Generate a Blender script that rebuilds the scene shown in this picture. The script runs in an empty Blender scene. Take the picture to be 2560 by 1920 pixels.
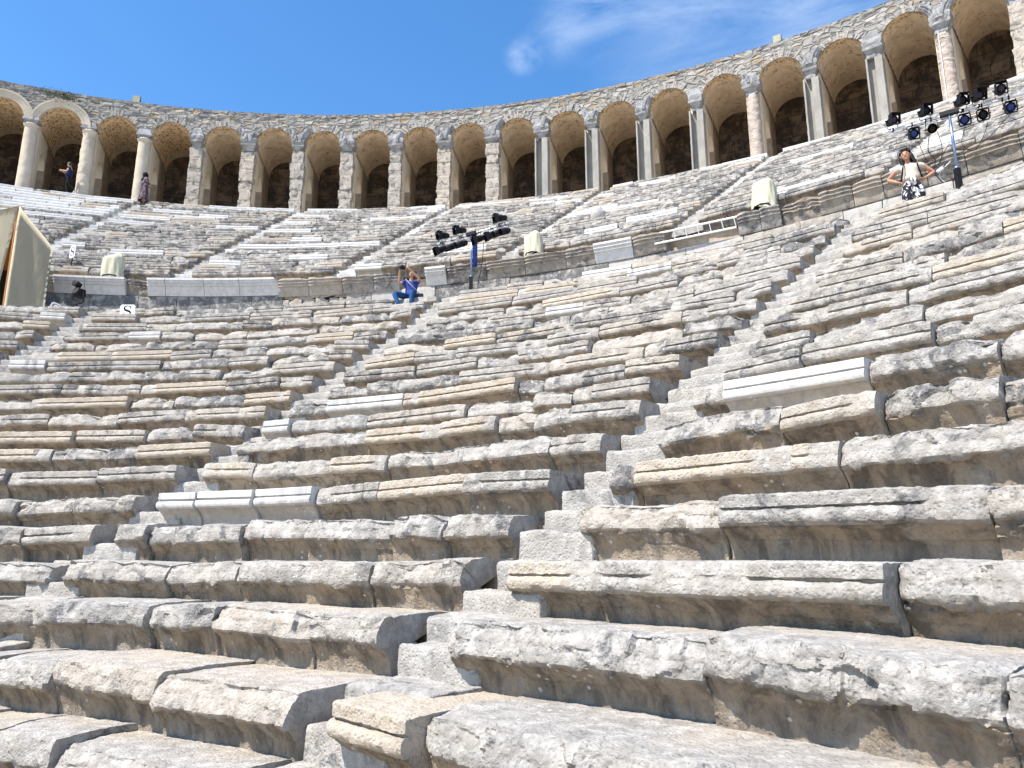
import bpy, bmesh, math, random
import numpy as np
from mathutils import Vector, Matrix

scene = bpy.context.scene
COL = scene.collection
PI = math.pi
R_ = math.radians

# ------------------------------------------------------------------ camera
cam_d = bpy.data.cameras.new('camera')
cam_d.sensor_width = 36.0
cam_d.lens = 27.36
cam_d.clip_start = 0.05
cam_d.clip_end = 3000
cam = bpy.data.objects.new('camera', cam_d)
COL.objects.link(cam)
cam.location = (9.513, 4.949, 1.206)
cam.rotation_euler = (PI / 2 + 0.22638, 0, 0)
cam.rotation_mode = 'XYZ'
scene.camera = cam

# ------------------------------------------------------------------ light
SUN_EL = R_(58.0)
SUN_PHI = R_(56.0)                       # from -Y towards -X
sdir = Vector((-math.sin(SUN_PHI) * math.cos(SUN_EL), -math.cos(SUN_PHI) * math.cos(SUN_EL), math.sin(SUN_EL)))
sun_d = bpy.data.lights.new('sun', 'SUN')
sun_d.energy = 4.6
sun_d.angle = R_(0.53)
sun_d.color = (1.0, 0.945, 0.87)
sun = bpy.data.objects.new('sun', sun_d)
COL.objects.link(sun)
sun.rotation_euler = (-sdir).to_track_quat('-Z', 'Y').to_euler()

world = bpy.data.worlds.new('World')
scene.world = world
world.use_nodes = True
wn = world.node_tree
for n in list(wn.nodes):
    wn.nodes.remove(n)
sky = wn.nodes.new('ShaderNodeTexSky')
sky.sky_type = 'NISHITA'
sky.sun_disc = False
sky.sun_elevation = SUN_EL
sky.sun_rotation = math.atan2(sdir.x, sdir.y)
sky.altitude = 50
sky.air_density = 1.0
sky.dust_density = 0.35
sky.ozone_density = 2.2
bgn = wn.nodes.new('ShaderNodeBackground')
bgn.inputs['Strength'].default_value = 0.105
wo = wn.nodes.new('ShaderNodeOutputWorld')
tc = wn.nodes.new('ShaderNodeTexCoord')


def wmath(op, a, b=None, c=None):
    n = wn.nodes.new('ShaderNodeMath')
    n.operation = op
    for i, v in enumerate((a, b, c)):
        if v is None:
            continue
        if isinstance(v, (int, float)):
            n.inputs[i].default_value = v
        else:
            wn.links.new(v, n.inputs[i])
    return n.outputs[0]


def wnoise(scale, stretch, detail, rough, dist=0.0, rot=0.0):
    mp = wn.nodes.new('ShaderNodeMapping')
    mp.inputs['Scale'].default_value = stretch
    mp.inputs['Rotation'].default_value = (0, rot, 0)
    wn.links.new(tc.outputs['Generated'], mp.inputs['Vector'])
    nz = wn.nodes.new('ShaderNodeTexNoise')
    nz.inputs['Scale'].default_value = scale
    nz.inputs['Detail'].default_value = detail
    nz.inputs['Roughness'].default_value = rough
    nz.inputs['Distortion'].default_value = dist
    wn.links.new(mp.outputs[0], nz.inputs['Vector'])
    return nz.outputs['Fac']


def wblob(c, rad):
    v = wn.nodes.new('ShaderNodeVectorMath')
    v.operation = 'DISTANCE'
    wn.links.new(tc.outputs['Generated'], v.inputs[0])
    v.inputs[1].default_value = c
    mr = wn.nodes.new('ShaderNodeMapRange')
    mr.interpolation_type = 'SMOOTHSTEP'
    mr.inputs['From Min'].default_value = rad
    mr.inputs['From Max'].default_value = 0.0
    wn.links.new(v.outputs['Value'], mr.inputs['Value'])
    return mr.outputs[0]


cir = wnoise(3.4, (0.8, 1.0, 4.2), 9, 0.62, 0.7, 0.42)
puff = wnoise(9.0, (1.0, 1.0, 1.5), 8, 0.6, 0.4)
cir_m = wn.nodes.new('ShaderNodeMapRange')
cir_m.inputs['From Min'].default_value = 0.40
cir_m.inputs['From Max'].default_value = 0.78
wn.links.new(cir, cir_m.inputs['Value'])
puff_m = wn.nodes.new('ShaderNodeMapRange')
puff_m.inputs['From Min'].default_value = 0.36
puff_m.inputs['From Max'].default_value = 0.72
wn.links.new(puff, puff_m.inputs['Value'])
zone1 = wmath('MAXIMUM', wmath('MAXIMUM', wblob((0.10, 0.768, 0.632), 0.10), wblob((0.2, 0.755, 0.625), 0.17)), wblob((0.33, 0.735, 0.60), 0.16))
c1 = wmath('MULTIPLY', wmath('MULTIPLY', cir_m.outputs[0], zone1), 0.40)
c2 = wmath('MULTIPLY', puff_m.outputs[0], wmath('MULTIPLY', wblob((0.013, 0.810, 0.586), 0.028), 0.5))
c3 = wmath('MULTIPLY', puff_m.outputs[0], wmath('MULTIPLY', wblob((0.055, 0.793, 0.607), 0.05), 0.22))
cl = wmath('MINIMUM', wmath('ADD', wmath('ADD', c1, c2), c3), 0.8)
mixc = wn.nodes.new('ShaderNodeMix')
mixc.data_type = 'RGBA'
wn.links.new(cl, mixc.inputs['Factor'])
hsv = wn.nodes.new('ShaderNodeHueSaturation')
hsv.inputs['Saturation'].default_value = 1.27
hsv.inputs['Value'].default_value = 1.36
wn.links.new(sky.outputs['Color'], hsv.inputs['Color'])
wn.links.new(hsv.outputs['Color'], mixc.inputs['A'])
mixc.inputs['B'].default_value = (8.2, 8.7, 9.2, 1)
wn.links.new(mixc.outputs['Result'], bgn.inputs['Color'])
wn.links.new(bgn.outputs[0], wo.inputs['Surface'])

scene.view_settings.view_transform = 'Standard'
scene.view_settings.look = 'None'
scene.view_settings.exposure = 0.92
scene.view_settings.gamma = 1.0

# ------------------------------------------------------------------ numpy noise
def _hash(ix, iy, iz, seed):
    h = (ix.astype(np.int64) * 374761393 + iy.astype(np.int64) * 668265263 + iz.astype(np.int64) * 2147483647 + seed * 974711) & 0xFFFFFFFF
    h = ((h ^ (h >> 13)) * 1274126177) & 0xFFFFFFFF
    h = ((h ^ (h >> 16)) * 2246822519) & 0xFFFFFFFF
    h = h ^ (h >> 15)
    return (h & 0xFFFFFF).astype(np.float64) / float(0xFFFFFF)


def vnoise(p, seed=0):
    f = np.floor(p)
    w = p - f
    i = f.astype(np.int64)
    w = w * w * w * (w * (w * 6 - 15) + 10)
    r = 0
    for dx in (0, 1):
        wx = w[..., 0] if dx else 1 - w[..., 0]
        for dy in (0, 1):
            wy = w[..., 1] if dy else 1 - w[..., 1]
            for dz in (0, 1):
                wz = w[..., 2] if dz else 1 - w[..., 2]
                r = r + wx * wy * wz * _hash(i[..., 0] + dx, i[..., 1] + dy, i[..., 2] + dz, seed)
    return r


def fbm(p, seed=0, octv=4, gain=0.5, lac=2.03):
    a, s, t = 1.0, 0, 0
    for o in range(octv):
        s = s + a * (vnoise(p, seed + o * 17) - 0.5)
        t += a
        p = p * lac
        a *= gain
    return s / t * 2


def ridged(p, seed=0, octv=4, gain=0.55):
    a, s, t = 1.0, 0, 0
    for o in range(octv):
        s = s + a * (1 - np.abs(2 * vnoise(p, seed + o * 17) - 1))
        t += a
        p = p * 2.07
        a *= gain
    return s / t


def chips(p, seed=0):
    # planar broken facets: every cell tilts its own way
    f = np.floor(p)
    i = f.astype(np.int64)
    best = np.full(p.shape[:-1], 9.0)
    val = np.zeros(p.shape[:-1])
    for dx in (-1, 0, 1):
        for dy in (-1, 0, 1):
            for dz in (-1, 0, 1):
                c = [i[..., 0] + dx, i[..., 1] + dy, i[..., 2] + dz]
                q = np.stack([c[k] + _hash(*c, seed + k) for k in range(3)], -1)
                d = p - q
                d2 = (d * d).sum(-1)
                g = np.stack([_hash(*c, seed + 5 + k) - .5 for k in range(3)], -1)
                h = (d * g).sum(-1) * 1.6 + (_hash(*c, seed + 11) - .5) * .7
                m = d2 < best
                best = np.where(m, d2, best)
                val = np.where(m, h, val)
    return val


def n1(x, seed=0, octv=3):
    x = np.asarray(x, float)
    return fbm(np.stack([x, x * 0 + seed * 3.7, x * 0 + 0.5], -1), seed, octv)


def smooth(a, b, x):
    t = np.clip((x - a) / (b - a + 1e-9), 0, 1)
    return t * t * (3 - 2 * t)


# ------------------------------------------------------------------ materials
def new_mat(name, rough=0.9, spec=0.2):
    m = bpy.data.materials.new(name)
    m.use_nodes = True
    nt = m.node_tree
    b = nt.nodes['Principled BSDF']
    b.inputs['Roughness'].default_value = rough
    b.inputs['Specular IOR Level'].default_value = spec
    return m, nt, b


class NT:
    def __init__(s, nt):
        s.nt = nt

    def n(s, t, **k):
        x = s.nt.nodes.new(t)
        for a, v in k.items():
            setattr(x, a, v)
        return x

    def put(s, sock, v):
        if isinstance(v, bpy.types.NodeSocket):
            s.nt.links.new(v, sock)
        else:
            sock.default_value = v

    def math(s, op, a, b=0.0, clamp=False):
        x = s.n('ShaderNodeMath', operation=op, use_clamp=clamp)
        s.put(x.inputs[0], a)
        s.put(x.inputs[1], b)
        return x.outputs[0]

    def mix(s, f, a, b, blend='MIX'):
        x = s.n('ShaderNodeMix', data_type='RGBA', blend_type=blend)
        s.put(x.inputs['Factor'], f)
        s.put(x.inputs['A'], a if isinstance(a, bpy.types.NodeSocket) else (*a, 1))
        s.put(x.inputs['B'], b if isinstance(b, bpy.types.NodeSocket) else (*b, 1))
        return x.outputs['Result']

    def noise(s, vec, scale, detail=4, rough=0.55, dist=0.0):
        x = s.n('ShaderNodeTexNoise')
        if vec is not None:
            s.put(x.inputs['Vector'], vec)
        x.inputs['Scale'].default_value = scale
        x.inputs['Detail'].default_value = detail
        x.inputs['Roughness'].default_value = rough
        x.inputs['Distortion'].default_value = dist
        return x.outputs['Fac']

    def voro(s, vec, scale, feature='F1', rand=1.0):
        x = s.n('ShaderNodeTexVoronoi', feature=feature)
        if vec is not None:
            s.put(x.inputs['Vector'], vec)
        x.inputs['Scale'].default_value = scale
        x.inputs['Randomness'].default_value = rand
        return x

    def ramp(s, v, a, b, lo=0.0, hi=1.0):
        x = s.n('ShaderNodeMapRange')
        x.interpolation_type = 'SMOOTHSTEP'
        s.put(x.inputs['Value'], v)
        x.inputs['From Min'].default_value = a
        x.inputs['From Max'].default_value = b
        x.inputs['To Min'].default_value = lo
        x.inputs['To Max'].default_value = hi
        return x.outputs[0]

    def mapping(s, vec, scale=(1, 1, 1), rot=(0, 0, 0)):
        x = s.n('ShaderNodeMapping')
        s.put(x.inputs['Vector'], vec)
        x.inputs['Scale'].default_value = scale
        x.inputs['Rotation'].default_value = rot
        return x.outputs[0]

    def bump(s, h, strength, dist, normal=None):
        x = s.n('ShaderNodeBump')
        s.put(x.inputs['Height'], h)
        s.put(x.inputs['Strength'], strength)
        x.inputs['Distance'].default_value = dist
        if normal is not None:
            s.put(x.inputs['Normal'], normal)
        return x.outputs[0]

    def pos(s):
        return s.n('ShaderNodeNewGeometry').outputs['Position']

    def attr(s, name):
        return s.n('ShaderNodeAttribute', attribute_name=name)


def make_stone():
    m, nt, b = new_mat('weathered_limestone', 0.92, 0.15)
    t = NT(nt)
    P = t.pos()
    at = t.attr('stone')
    sep = t.n('ShaderNodeSeparateColor')
    t.put(sep.inputs[0], at.outputs['Color'])
    tone, white, patina_shade = sep.outputs[0], sep.outputs[1], sep.outputs[2]
    dark = at.outputs['Alpha']
    big = t.noise(P, 1.6, 3, 0.6)
    med = t.noise(P, 7.0, 6, 0.66, 0.5)
    fine = t.noise(P, 42.0, 5, 0.7)
    # exposed grey stone / unlichened cream stone
    gray = t.mix(t.ramp(med, 0.35, 0.68), (0.240, 0.230, 0.215), (0.485, 0.464, 0.43))
    gray = t.mix(t.ramp(big, 0.35, 0.7, 0, 0.5), gray, (0.37, 0.338, 0.295))
    cream = t.mix(t.ramp(med, 0.3, 0.7), (0.42, 0.352, 0.268), (0.52, 0.455, 0.375))
    white_c = t.mix(t.ramp(med, 0.35, 0.75), (0.68, 0.67, 0.645), (0.50, 0.49, 0.475))
    c = t.mix(tone, gray, cream)
    # warm tan stain plus shade painted into the undercut, with streaks running down
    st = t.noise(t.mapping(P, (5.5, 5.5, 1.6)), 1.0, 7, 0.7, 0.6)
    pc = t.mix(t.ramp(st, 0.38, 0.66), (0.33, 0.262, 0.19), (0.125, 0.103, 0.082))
    pm = t.math('MULTIPLY', patina_shade, t.ramp(t.noise(P, 5, 4, 0.6), 0.25, 0.5, 0.45, 1.0))
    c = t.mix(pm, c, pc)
    # dark lichen patches
    lp = t.noise(P, 3.3, 7, 0.68, 0.8)
    lm = t.ramp(t.math('ADD', lp, t.math('MULTIPLY', dark, 0.195)), 0.62, 0.73)
    lm = t.math('MULTIPLY', lm, t.ramp(dark, 0.0, 0.25))
    lm = t.math('MULTIPLY', lm, t.ramp(fine, 0.35, 0.6, 0.4, 1.0))
    c = t.mix(lm, c, (0.105, 0.105, 0.107))
    # fine pitting tone
    c = t.mix(t.ramp(fine, 0.30, 0.5, 0.38, 0.0), c, (0.17, 0.155, 0.14))
    # pale lichen spots
    vs = t.voro(P, 11.0)
    sp = t.math('MULTIPLY', t.ramp(vs.outputs['Distance'], 0.20, 0.13), t.ramp(t.noise(P, 2.3, 2, 0.5), 0.52, 0.62))
    c = t.mix(t.math('MULTIPLY', sp, 0.75), c, (0.60, 0.59, 0.565))
    # white new marble with rain streaks
    ws = t.noise(t.mapping(P, (7, 7, 1.0)), 1.0, 5, 0.7)
    wc = t.mix(t.math('MULTIPLY', t.ramp(ws, 0.43, 0.62), dark), white_c, (0.24, 0.236, 0.23))
    c = t.mix(t.math('MULTIPLY', white, t.math('SUBTRACT', 1.0, t.math('MULTIPLY', pm, 1.3))), c, wc)
    t.put(b.inputs['Base Color'], c)
    rough = t.math('SUBTRACT', 1.0, white)
    h1 = t.noise(P, 20, 6, 0.70, 0.5)
    v2 = t.voro(P, 34.0)
    h2 = t.math('MULTIPLY', t.ramp(v2.outputs['Distance'], 0.0, 0.5), 0.35)
    h = t.math('ADD', h1, h2)
    h3 = t.noise(P, 110, 3, 0.7)
    h = t.math('ADD', h, t.math('MULTIPLY', h3, 0.25))
    nb = t.bump(h, t.math('ADD', t.math('MULTIPLY', rough, 0.85), 0.06), 0.024)
    t.put(b.inputs['Normal'], nb)
    return m


def make_dust():
    m, nt, b = new_mat('sandy_earth', 0.95, 0.1)
    t = NT(nt)
    P = t.pos()
    c = t.mix(t.ramp(t.noise(P, 6, 5, 0.65), 0.3, 0.7), (0.36, 0.28, 0.20), (0.50, 0.42, 0.33))
    c = t.mix(t.ramp(t.noise(P, 60, 4, 0.7), 0.55, 0.75, 0, 0.5), c, (0.24, 0.19, 0.14))
    t.put(b.inputs['Base Color'], c)
    t.put(b.inputs['Normal'], t.bump(t.noise(P, 45, 5, 0.7), 0.6, 0.02))
    return m


def make_rubble():
    m, nt, b = new_mat('rubble_masonry', 0.93, 0.15)
    t = NT(nt)
    uv = t.n('ShaderNodeUVMap', uv_map='wall').outputs[0]
    wob = t.n('ShaderNodeTexNoise')
    t.put(wob.inputs['Vector'], uv)
    wob.inputs['Scale'].default_value = 1.1
    wob.inputs['Detail'].default_value = 2
    ad = t.n('ShaderNodeVectorMath', operation='MULTIPLY_ADD')
    t.put(ad.inputs[0], wob.outputs['Color'])
    ad.inputs[1].default_value = (0.34, 0.12, 0)
    t.put(ad.inputs[2], uv)
    q = t.mapping(ad.outputs[0], (2.3, 4.6, 1))
    ve = t.voro(q, 1.0, 'DISTANCE_TO_EDGE', 0.66)
    vc = t.voro(q, 1.0, 'F1', 0.66)
    edge = ve.outputs['Distance']
    P = t.pos()
    rnd = t.n('ShaderNodeSeparateColor')
    t.put(rnd.inputs[0], vc.outputs['Color'])
    st = t.mix(rnd.outputs[0], (0.24, 0.232, 0.22), (0.42, 0.40, 0.36))
    st = t.mix(t.ramp(rnd.outputs[1], 0.72, 0.95), st, (0.32, 0.245, 0.155))
    st = t.mix(t.ramp(rnd.outputs[2], 0.8, 0.98), st, (0.18, 0.175, 0.17))
    st = t.mix(t.ramp(t.noise(P, 9, 5, 0.7), 0.42, 0.7, 0, 0.55), st, (0.20, 0.195, 0.19))
    wear = t.ramp(t.noise(P, 0.55, 3, 0.6), 0.42, 0.62)
    st = t.mix(t.math('MULTIPLY', wear, 0.25), st, (0.30, 0.28, 0.25))
    c = t.mix(t.ramp(edge, 0.02, 0.085), (0.30, 0.28, 0.245), st)
    t.put(b.inputs['Base Color'], c)
    h = t.math('ADD', t.ramp(edge, 0.0, 0.2), t.math('MULTIPLY', t.noise(P, 14, 4, 0.7), 0.5))
    h = t.math('ADD', h, t.math('MULTIPLY', rnd.outputs[1], 0.5))
    t.put(b.inputs['Normal'], t.bump(h, 1.0, 0.075))
    return m


def make_plaster():
    m, nt, b = new_mat('cream_plaster', 0.92, 0.15)
    t = NT(nt)
    P = t.pos()
    c = t.mix(t.ramp(t.noise(t.mapping(P, (2.2, 2.2, 0.5)), 1.4, 5, 0.65, 0.4), 0.32, 0.68), (0.74, 0.635, 0.48), (0.66, 0.585, 0.455))
    c = t.mix(t.ramp(t.noise(P, 2.0, 5, 0.7), 0.55, 0.72, 0, 0.65), c, (0.58, 0.42, 0.28))
    t.put(b.inputs['Base Color'], c)
    t.put(b.inputs['Normal'], t.bump(t.noise(t.mapping(P, (5, 5, 1.6)), 2.0, 6, 0.7), 0.7, 0.05))
    return m


def make_vault():
    # old plaster on the barrel vault, bare ochre stones along the front edge
    m, nt, b = new_mat('vault_masonry', 0.95, 0.1)
    t = NT(nt)
    uv = t.n('ShaderNodeUVMap', uv_map='wall').outputs[0]
    bare = t.attr('bare').outputs['Fac']
    P = t.pos()
    sx = t.n('ShaderNodeSeparateXYZ')
    t.put(sx.inputs[0], uv)
    wob = t.noise(uv, 2.2, 3, 0.6)
    depth = t.math('ADD', sx.outputs[1], t.math('MULTIPLY', t.math('SUBTRACT', wob, 0.5), 0.55))
    lim = t.math('ADD', 0.40, t.math('MULTIPLY', bare, 2.6))
    fringe = t.ramp(t.math('SUBTRACT', depth, lim), 0.12, -0.08)
    q = t.mapping(uv, (5.2, 5.2, 1))
    ve = t.voro(q, 1.0, 'DISTANCE_TO_EDGE')
    vc = t.voro(q, 1.0)
    rnd = t.n('ShaderNodeSeparateColor')
    t.put(rnd.inputs[0], vc.outputs['Color'])
    stn = t.mix(rnd.outputs[0], (0.30, 0.195, 0.105), (0.50, 0.345, 0.20))
    mort = (0.70, 0.53, 0.33)
    fr = t.mix(t.ramp(ve.outputs['Distance'], 0.07, 0.22), mort, stn)
    pl = t.mix(t.ramp(t.noise(P, 1.7, 6, 0.68, 0.5), 0.34, 0.66), (0.74, 0.60, 0.435), (0.57, 0.455, 0.325))
    pl = t.mix(t.ramp(t.noise(P, 3.2, 7, 0.72, 0.7), 0.53, 0.66, 0, 0.8), pl, (0.24, 0.175, 0.12))
    c = t.mix(fringe, pl, fr)
    t.put(b.inputs['Base Color'], c)
    h = t.math('ADD', t.math('MULTIPLY', t.math('MULTIPLY', fringe, t.ramp(ve.outputs['Distance'], 0.0, 0.25)), 0.45), t.math('MULTIPLY', t.noise(P, 9, 6, 0.72), 0.6))
    t.put(b.inputs['Normal'], t.bump(h, 0.9, 0.07))
    return m


def make_backwall():
    m, nt, b = new_mat('sooty_ashlar', 0.95, 0.1)
    t = NT(nt)
    uv = t.n('ShaderNodeUVMap', uv_map='wall').outputs[0]
    br = t.n('ShaderNodeTexBrick')
    t.put(br.inputs['Vector'], uv)
    br.inputs['Scale'].default_value = 1.0
    br.inputs['Brick Width'].default_value = 0.95
    br.inputs['Row Height'].default_value = 0.55
    br.inputs['Mortar Size'].default_value = 0.018
    br.inputs['Mortar Smooth'].default_value = 0.6
    br.offset_frequency = 2
    br.squash = 0.8
    br.squash_frequency = 3
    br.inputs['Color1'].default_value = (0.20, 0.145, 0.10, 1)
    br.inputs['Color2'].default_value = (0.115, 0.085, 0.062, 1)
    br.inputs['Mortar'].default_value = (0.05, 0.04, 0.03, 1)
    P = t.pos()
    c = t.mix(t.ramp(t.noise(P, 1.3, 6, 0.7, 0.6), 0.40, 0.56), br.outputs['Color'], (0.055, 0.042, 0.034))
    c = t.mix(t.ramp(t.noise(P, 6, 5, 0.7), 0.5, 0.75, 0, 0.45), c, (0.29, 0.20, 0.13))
    t.put(b.inputs['Base Color'], c)
    t.put(b.inputs['Normal'], t.bump(t.math('ADD', br.outputs['Fac'], t.math('MULTIPLY', t.noise(P, 8, 5, 0.7), -1.0)), 0.8, -0.06))
    return m


def simple(name, col, rough=0.7, spec=0.3, metal=0.0, var=0.25, scale=6.0, bump=0.0, bscale=30.0, bdist=0.01, stretch=(1, 1, 1)):
    m, nt, b = new_mat(name, rough, spec)
    t = NT(nt)
    P = t.mapping(t.pos(), stretch)
    c2 = tuple(x * (1 - var) for x in col)
    t.put(b.inputs['Base Color'], t.mix(t.ramp(t.noise(P, scale, 5, 0.6), 0.3, 0.7), col, c2))
    b.inputs['Metallic'].default_value = metal
    if bump:
        t.put(b.inputs['Normal'], t.bump(t.noise(P, bscale, 5, 0.65), bump, bdist))
    return m


def make_print(name, base, ink, scale, lo, hi, stretch=(1, 1, 1)):
    m, nt, b = new_mat(name, 0.85, 0.2)
    t = NT(nt)
    co = t.n('ShaderNodeTexCoord').outputs['Object']
    nz = t.noise(t.mapping(co, stretch), scale, 2, 0.5, 1.2)
    t.put(b.inputs['Base Color'], t.mix(t.ramp(nz, lo, hi), base, ink))
    return m


M_STONE = make_stone()
M_DUST = make_dust()
M_RUBBLE = make_rubble()
M_PLASTER = make_plaster()
M_VAULT = make_vault()
M_BACK = make_backwall()
M_CONC = simple('cast_concrete', (0.36, 0.34, 0.30), 0.9, 0.15, var=0.25, scale=3.0, bump=0.5, bscale=14, bdist=0.02, stretch=(1, 1, 0.35))
M_INNER = simple('dusty_pier_stone', (0.36, 0.28, 0.20), 0.95, 0.1, var=0.3, scale=2.5, bump=0.5, bscale=7, bdist=0.04)
M_CREAMCOL = simple('cream_column_stone', (0.58, 0.50, 0.39), 0.9, 0.15, var=0.22, scale=1.6, bump=0.45, bscale=12, bdist=0.03)
M_PINKCOL = simple('pink_rough_stone', (0.56, 0.465, 0.39), 0.95, 0.1, var=0.3, scale=3.5, bump=1.0, bscale=9, bdist=0.08)
M_MARBLE = simple('grey_marble', (0.37, 0.365, 0.36), 0.85, 0.2, var=0.5, scale=2.6, bump=0.8, bscale=10, bdist=0.04)
M_DULL = simple('dull_grey_paint', (0.17, 0.19, 0.20), 0.6, 0.3)
M_PANEL = simple('dull_olive_panel', (0.30, 0.30, 0.20), 0.6, 0.3)
M_CANVAS = simple('cream_canvas', (0.60, 0.545, 0.41), 0.85, 0.15, var=0.14, scale=1.1, bump=0.35, bscale=3.0, bdist=0.05, stretch=(1, 1, 0.4))
M_COVER = simple('pale_cover_cloth', (0.60, 0.57, 0.41), 0.7, 0.25, var=0.10, scale=3.0, bump=0.3, bscale=7.0, bdist=0.03)
M_BLACK = simple('black_painted_metal', (0.010, 0.010, 0.011), 0.6, 0.25, var=0.3, scale=14, bump=0.1, bscale=60)
M_BLUEM = simple('blue_anodised_steel', (0.25, 0.34, 0.55), 0.3, 0.5, metal=0.7, var=0.2, scale=8)
M_CHROME = simple('bright_galvanised_steel', (0.78, 0.79, 0.82), 0.35, 0.5, metal=0.35, var=0.12, scale=10)
M_ALU = simple('aluminium_tube', (0.50, 0.50, 0.49), 0.4, 0.5, metal=0.3, var=0.12, scale=8)
M_GLASSB = simple('blue_gel_lens', (0.008, 0.05, 0.27), 0.3, 0.4, var=0.6, scale=16)
M_GLASSD = simple('dark_lens_glass', (0.012, 0.010, 0.013), 0.4, 0.2, var=0.5, scale=18)
M_GLASSR = simple('purple_gel_lens', (0.06, 0.022, 0.045), 0.35, 0.3, var=0.7, scale=14)
M_WOOD = simple('orange_timber', (0.42, 0.18, 0.055), 0.7, 0.3, var=0.4, scale=9, stretch=(1, 1, 0.15))
M_WHITE = simple('white_sign_board', (0.80, 0.80, 0.79), 0.6, 0.3, var=0.06, scale=12)
M_INK = simple('black_letter_paint', (0.015, 0.015, 0.02), 0.6, 0.3, var=0.2)
M_SKIN = simple('skin', (0.52, 0.30, 0.20), 0.6, 0.3, var=0.12, scale=20)
M_SKINT = simple('tanned_skin', (0.45, 0.24, 0.15), 0.6, 0.3, var=0.12, scale=20)
M_HAIR = simple('dark_hair', (0.022, 0.016, 0.014), 0.5, 0.4, var=0.4, scale=50, stretch=(1, 1, 0.2))
M_GHAIR = simple('grey_brown_hair', (0.13, 0.10, 0.08), 0.6, 0.3, var=0.5, scale=50)
M_BLUE = simple('royal_blue_cotton', (0.04, 0.07, 0.30), 0.85, 0.15, var=0.25, scale=9, bump=0.5, bscale=9, bdist=0.02)
M_JEAN = simple('blue_denim', (0.022, 0.085, 0.23), 0.85, 0.15, var=0.35, scale=9, bump=0.5, bscale=12, bdist=0.015)
M_CREAMT = simple('cream_cotton', (0.50, 0.44, 0.37), 0.85, 0.15, var=0.10, scale=9, bump=0.6, bscale=9, bdist=0.02)
M_NAVY = simple('navy_cotton', (0.012, 0.02, 0.075), 0.85, 0.15, var=0.3, scale=9)
M_BLKC = simple('black_cloth', (0.014, 0.013, 0.015), 0.85, 0.15, var=0.3, scale=9)
M_SHOE = simple('pale_shoe_leather', (0.55, 0.53, 0.50), 0.7, 0.3, var=0.2)
M_LEATH = simple('black_bag_leather', (0.014, 0.012, 0.012), 0.45, 0.4, var=0.3)
M_PRINT = make_print('black_and_white_print', (0.66, 0.65, 0.64), (0.02, 0.02, 0.03), 9.0, 0.47, 0.50)
M_ROBE = make_print('mauve_patterned_cloth', (0.19, 0.13, 0.14), (0.03, 0.022, 0.045), 9.0, 0.46, 0.53, (1, 1, 0.7))
M_LEAF = simple('green_leaves', (0.085, 0.11, 0.04), 0.8, 0.2, var=0.5, scale=20)
M_TEE = simple('pale_grey_print', (0.35, 0.36, 0.42), 0.8, 0.2)


# ------------------------------------------------------------------ object helpers
def mesh_obj(name, verts, faces, mat, parent=None, loc=(0, 0, 0), smooth_=True, stone=None, uv=None, bare=None, mats=None, midx=None):
    me = bpy.data.meshes.new(name)
    verts = np.asarray(verts, float)
    me.from_pydata(verts.tolist(), [], [list(map(int, f)) for f in faces]) if not isinstance(faces, np.ndarray) else fill(me, verts, faces)
    if stone is not None:
        a = me.color_attributes.new('stone', 'FLOAT_COLOR', 'POINT')
        a.data.foreach_set('color', np.asarray(stone, np.float32).ravel())
    if uv is not None:
        l = me.uv_layers.new(name='wall')
        vi = np.zeros(len(me.loops), np.int32)
        me.loops.foreach_get('vertex_index', vi)
        l.data.foreach_set('uv', np.asarray(uv, np.float32)[vi].ravel())
    if bare is not None:
        a = me.attributes.new('bare', 'FLOAT', 'POINT')
        a.data.foreach_set('value', np.full(len(verts), bare, np.float32))
    for mm in (mats or [mat]):
        me.materials.append(mm)
    if midx is not None:
        me.polygons.foreach_set('material_index', np.asarray(midx, np.int32))
    me.polygons.foreach_set('use_smooth', np.full(len(me.polygons), smooth_))
    me.update()
    if stone is not None and smooth_:
        me.set_sharp_from_angle(angle=R_(34))
    o = bpy.data.objects.new(name, me)
    o.location = loc
    COL.objects.link(o)
    if parent is not None:
        o.parent = parent
    return o


def fill(me, v, f):
    nv, nf = len(v), len(f)
    me.vertices.add(nv)
    me.vertices.foreach_set('co', v.astype(np.float32).ravel())
    me.loops.add(nf * 4)
    me.loops.foreach_set('vertex_index', f.astype(np.int32).ravel())
    me.polygons.add(nf)
    me.polygons.foreach_set('loop_start', np.arange(nf, dtype=np.int32) * 4)
    me.update(calc_edges=True)


def tag(o, label=None, cat=None, group=None, kind=None):
    if label:
        o['label'] = label
    if cat:
        o['category'] = cat
    if group:
        o['group'] = group
    if kind:
        o['kind'] = kind
    return o


def empty(name, loc, label=None, cat=None, group=None, rz=0.0):
    o = bpy.data.objects.new(name, None)
    o.empty_display_size = 0.2
    o.location = loc
    o.rotation_euler = (0, 0, rz)
    COL.objects.link(o)
    return tag(o, label, cat, group)


def copy_tree(o, parent=None):
    c = o.copy()
    COL.objects.link(c)
    c.parent = parent
    for ch in [x for x in bpy.data.objects if x.parent == o]:
        copy_tree(ch, c)
    return c


def pol(r, th, z):
    return Vector((r * math.sin(th), r * math.cos(th), z))


def bm_obj(name, bm, mat, parent=None, smooth_=False, loc=(0, 0, 0), mats=None):
    me = bpy.data.meshes.new(name)
    bmesh.ops.recalc_face_normals(bm, faces=bm.faces)
    bm.to_mesh(me)
    bm.free()
    for mm in (mats or [mat]):
        me.materials.append(mm)
    me.polygons.foreach_set('use_smooth', np.full(len(me.polygons), smooth_))
    o = bpy.data.objects.new(name, me)
    o.location = loc
    COL.objects.link(o)
    if parent is not None:
        o.parent = parent
    return o


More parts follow.
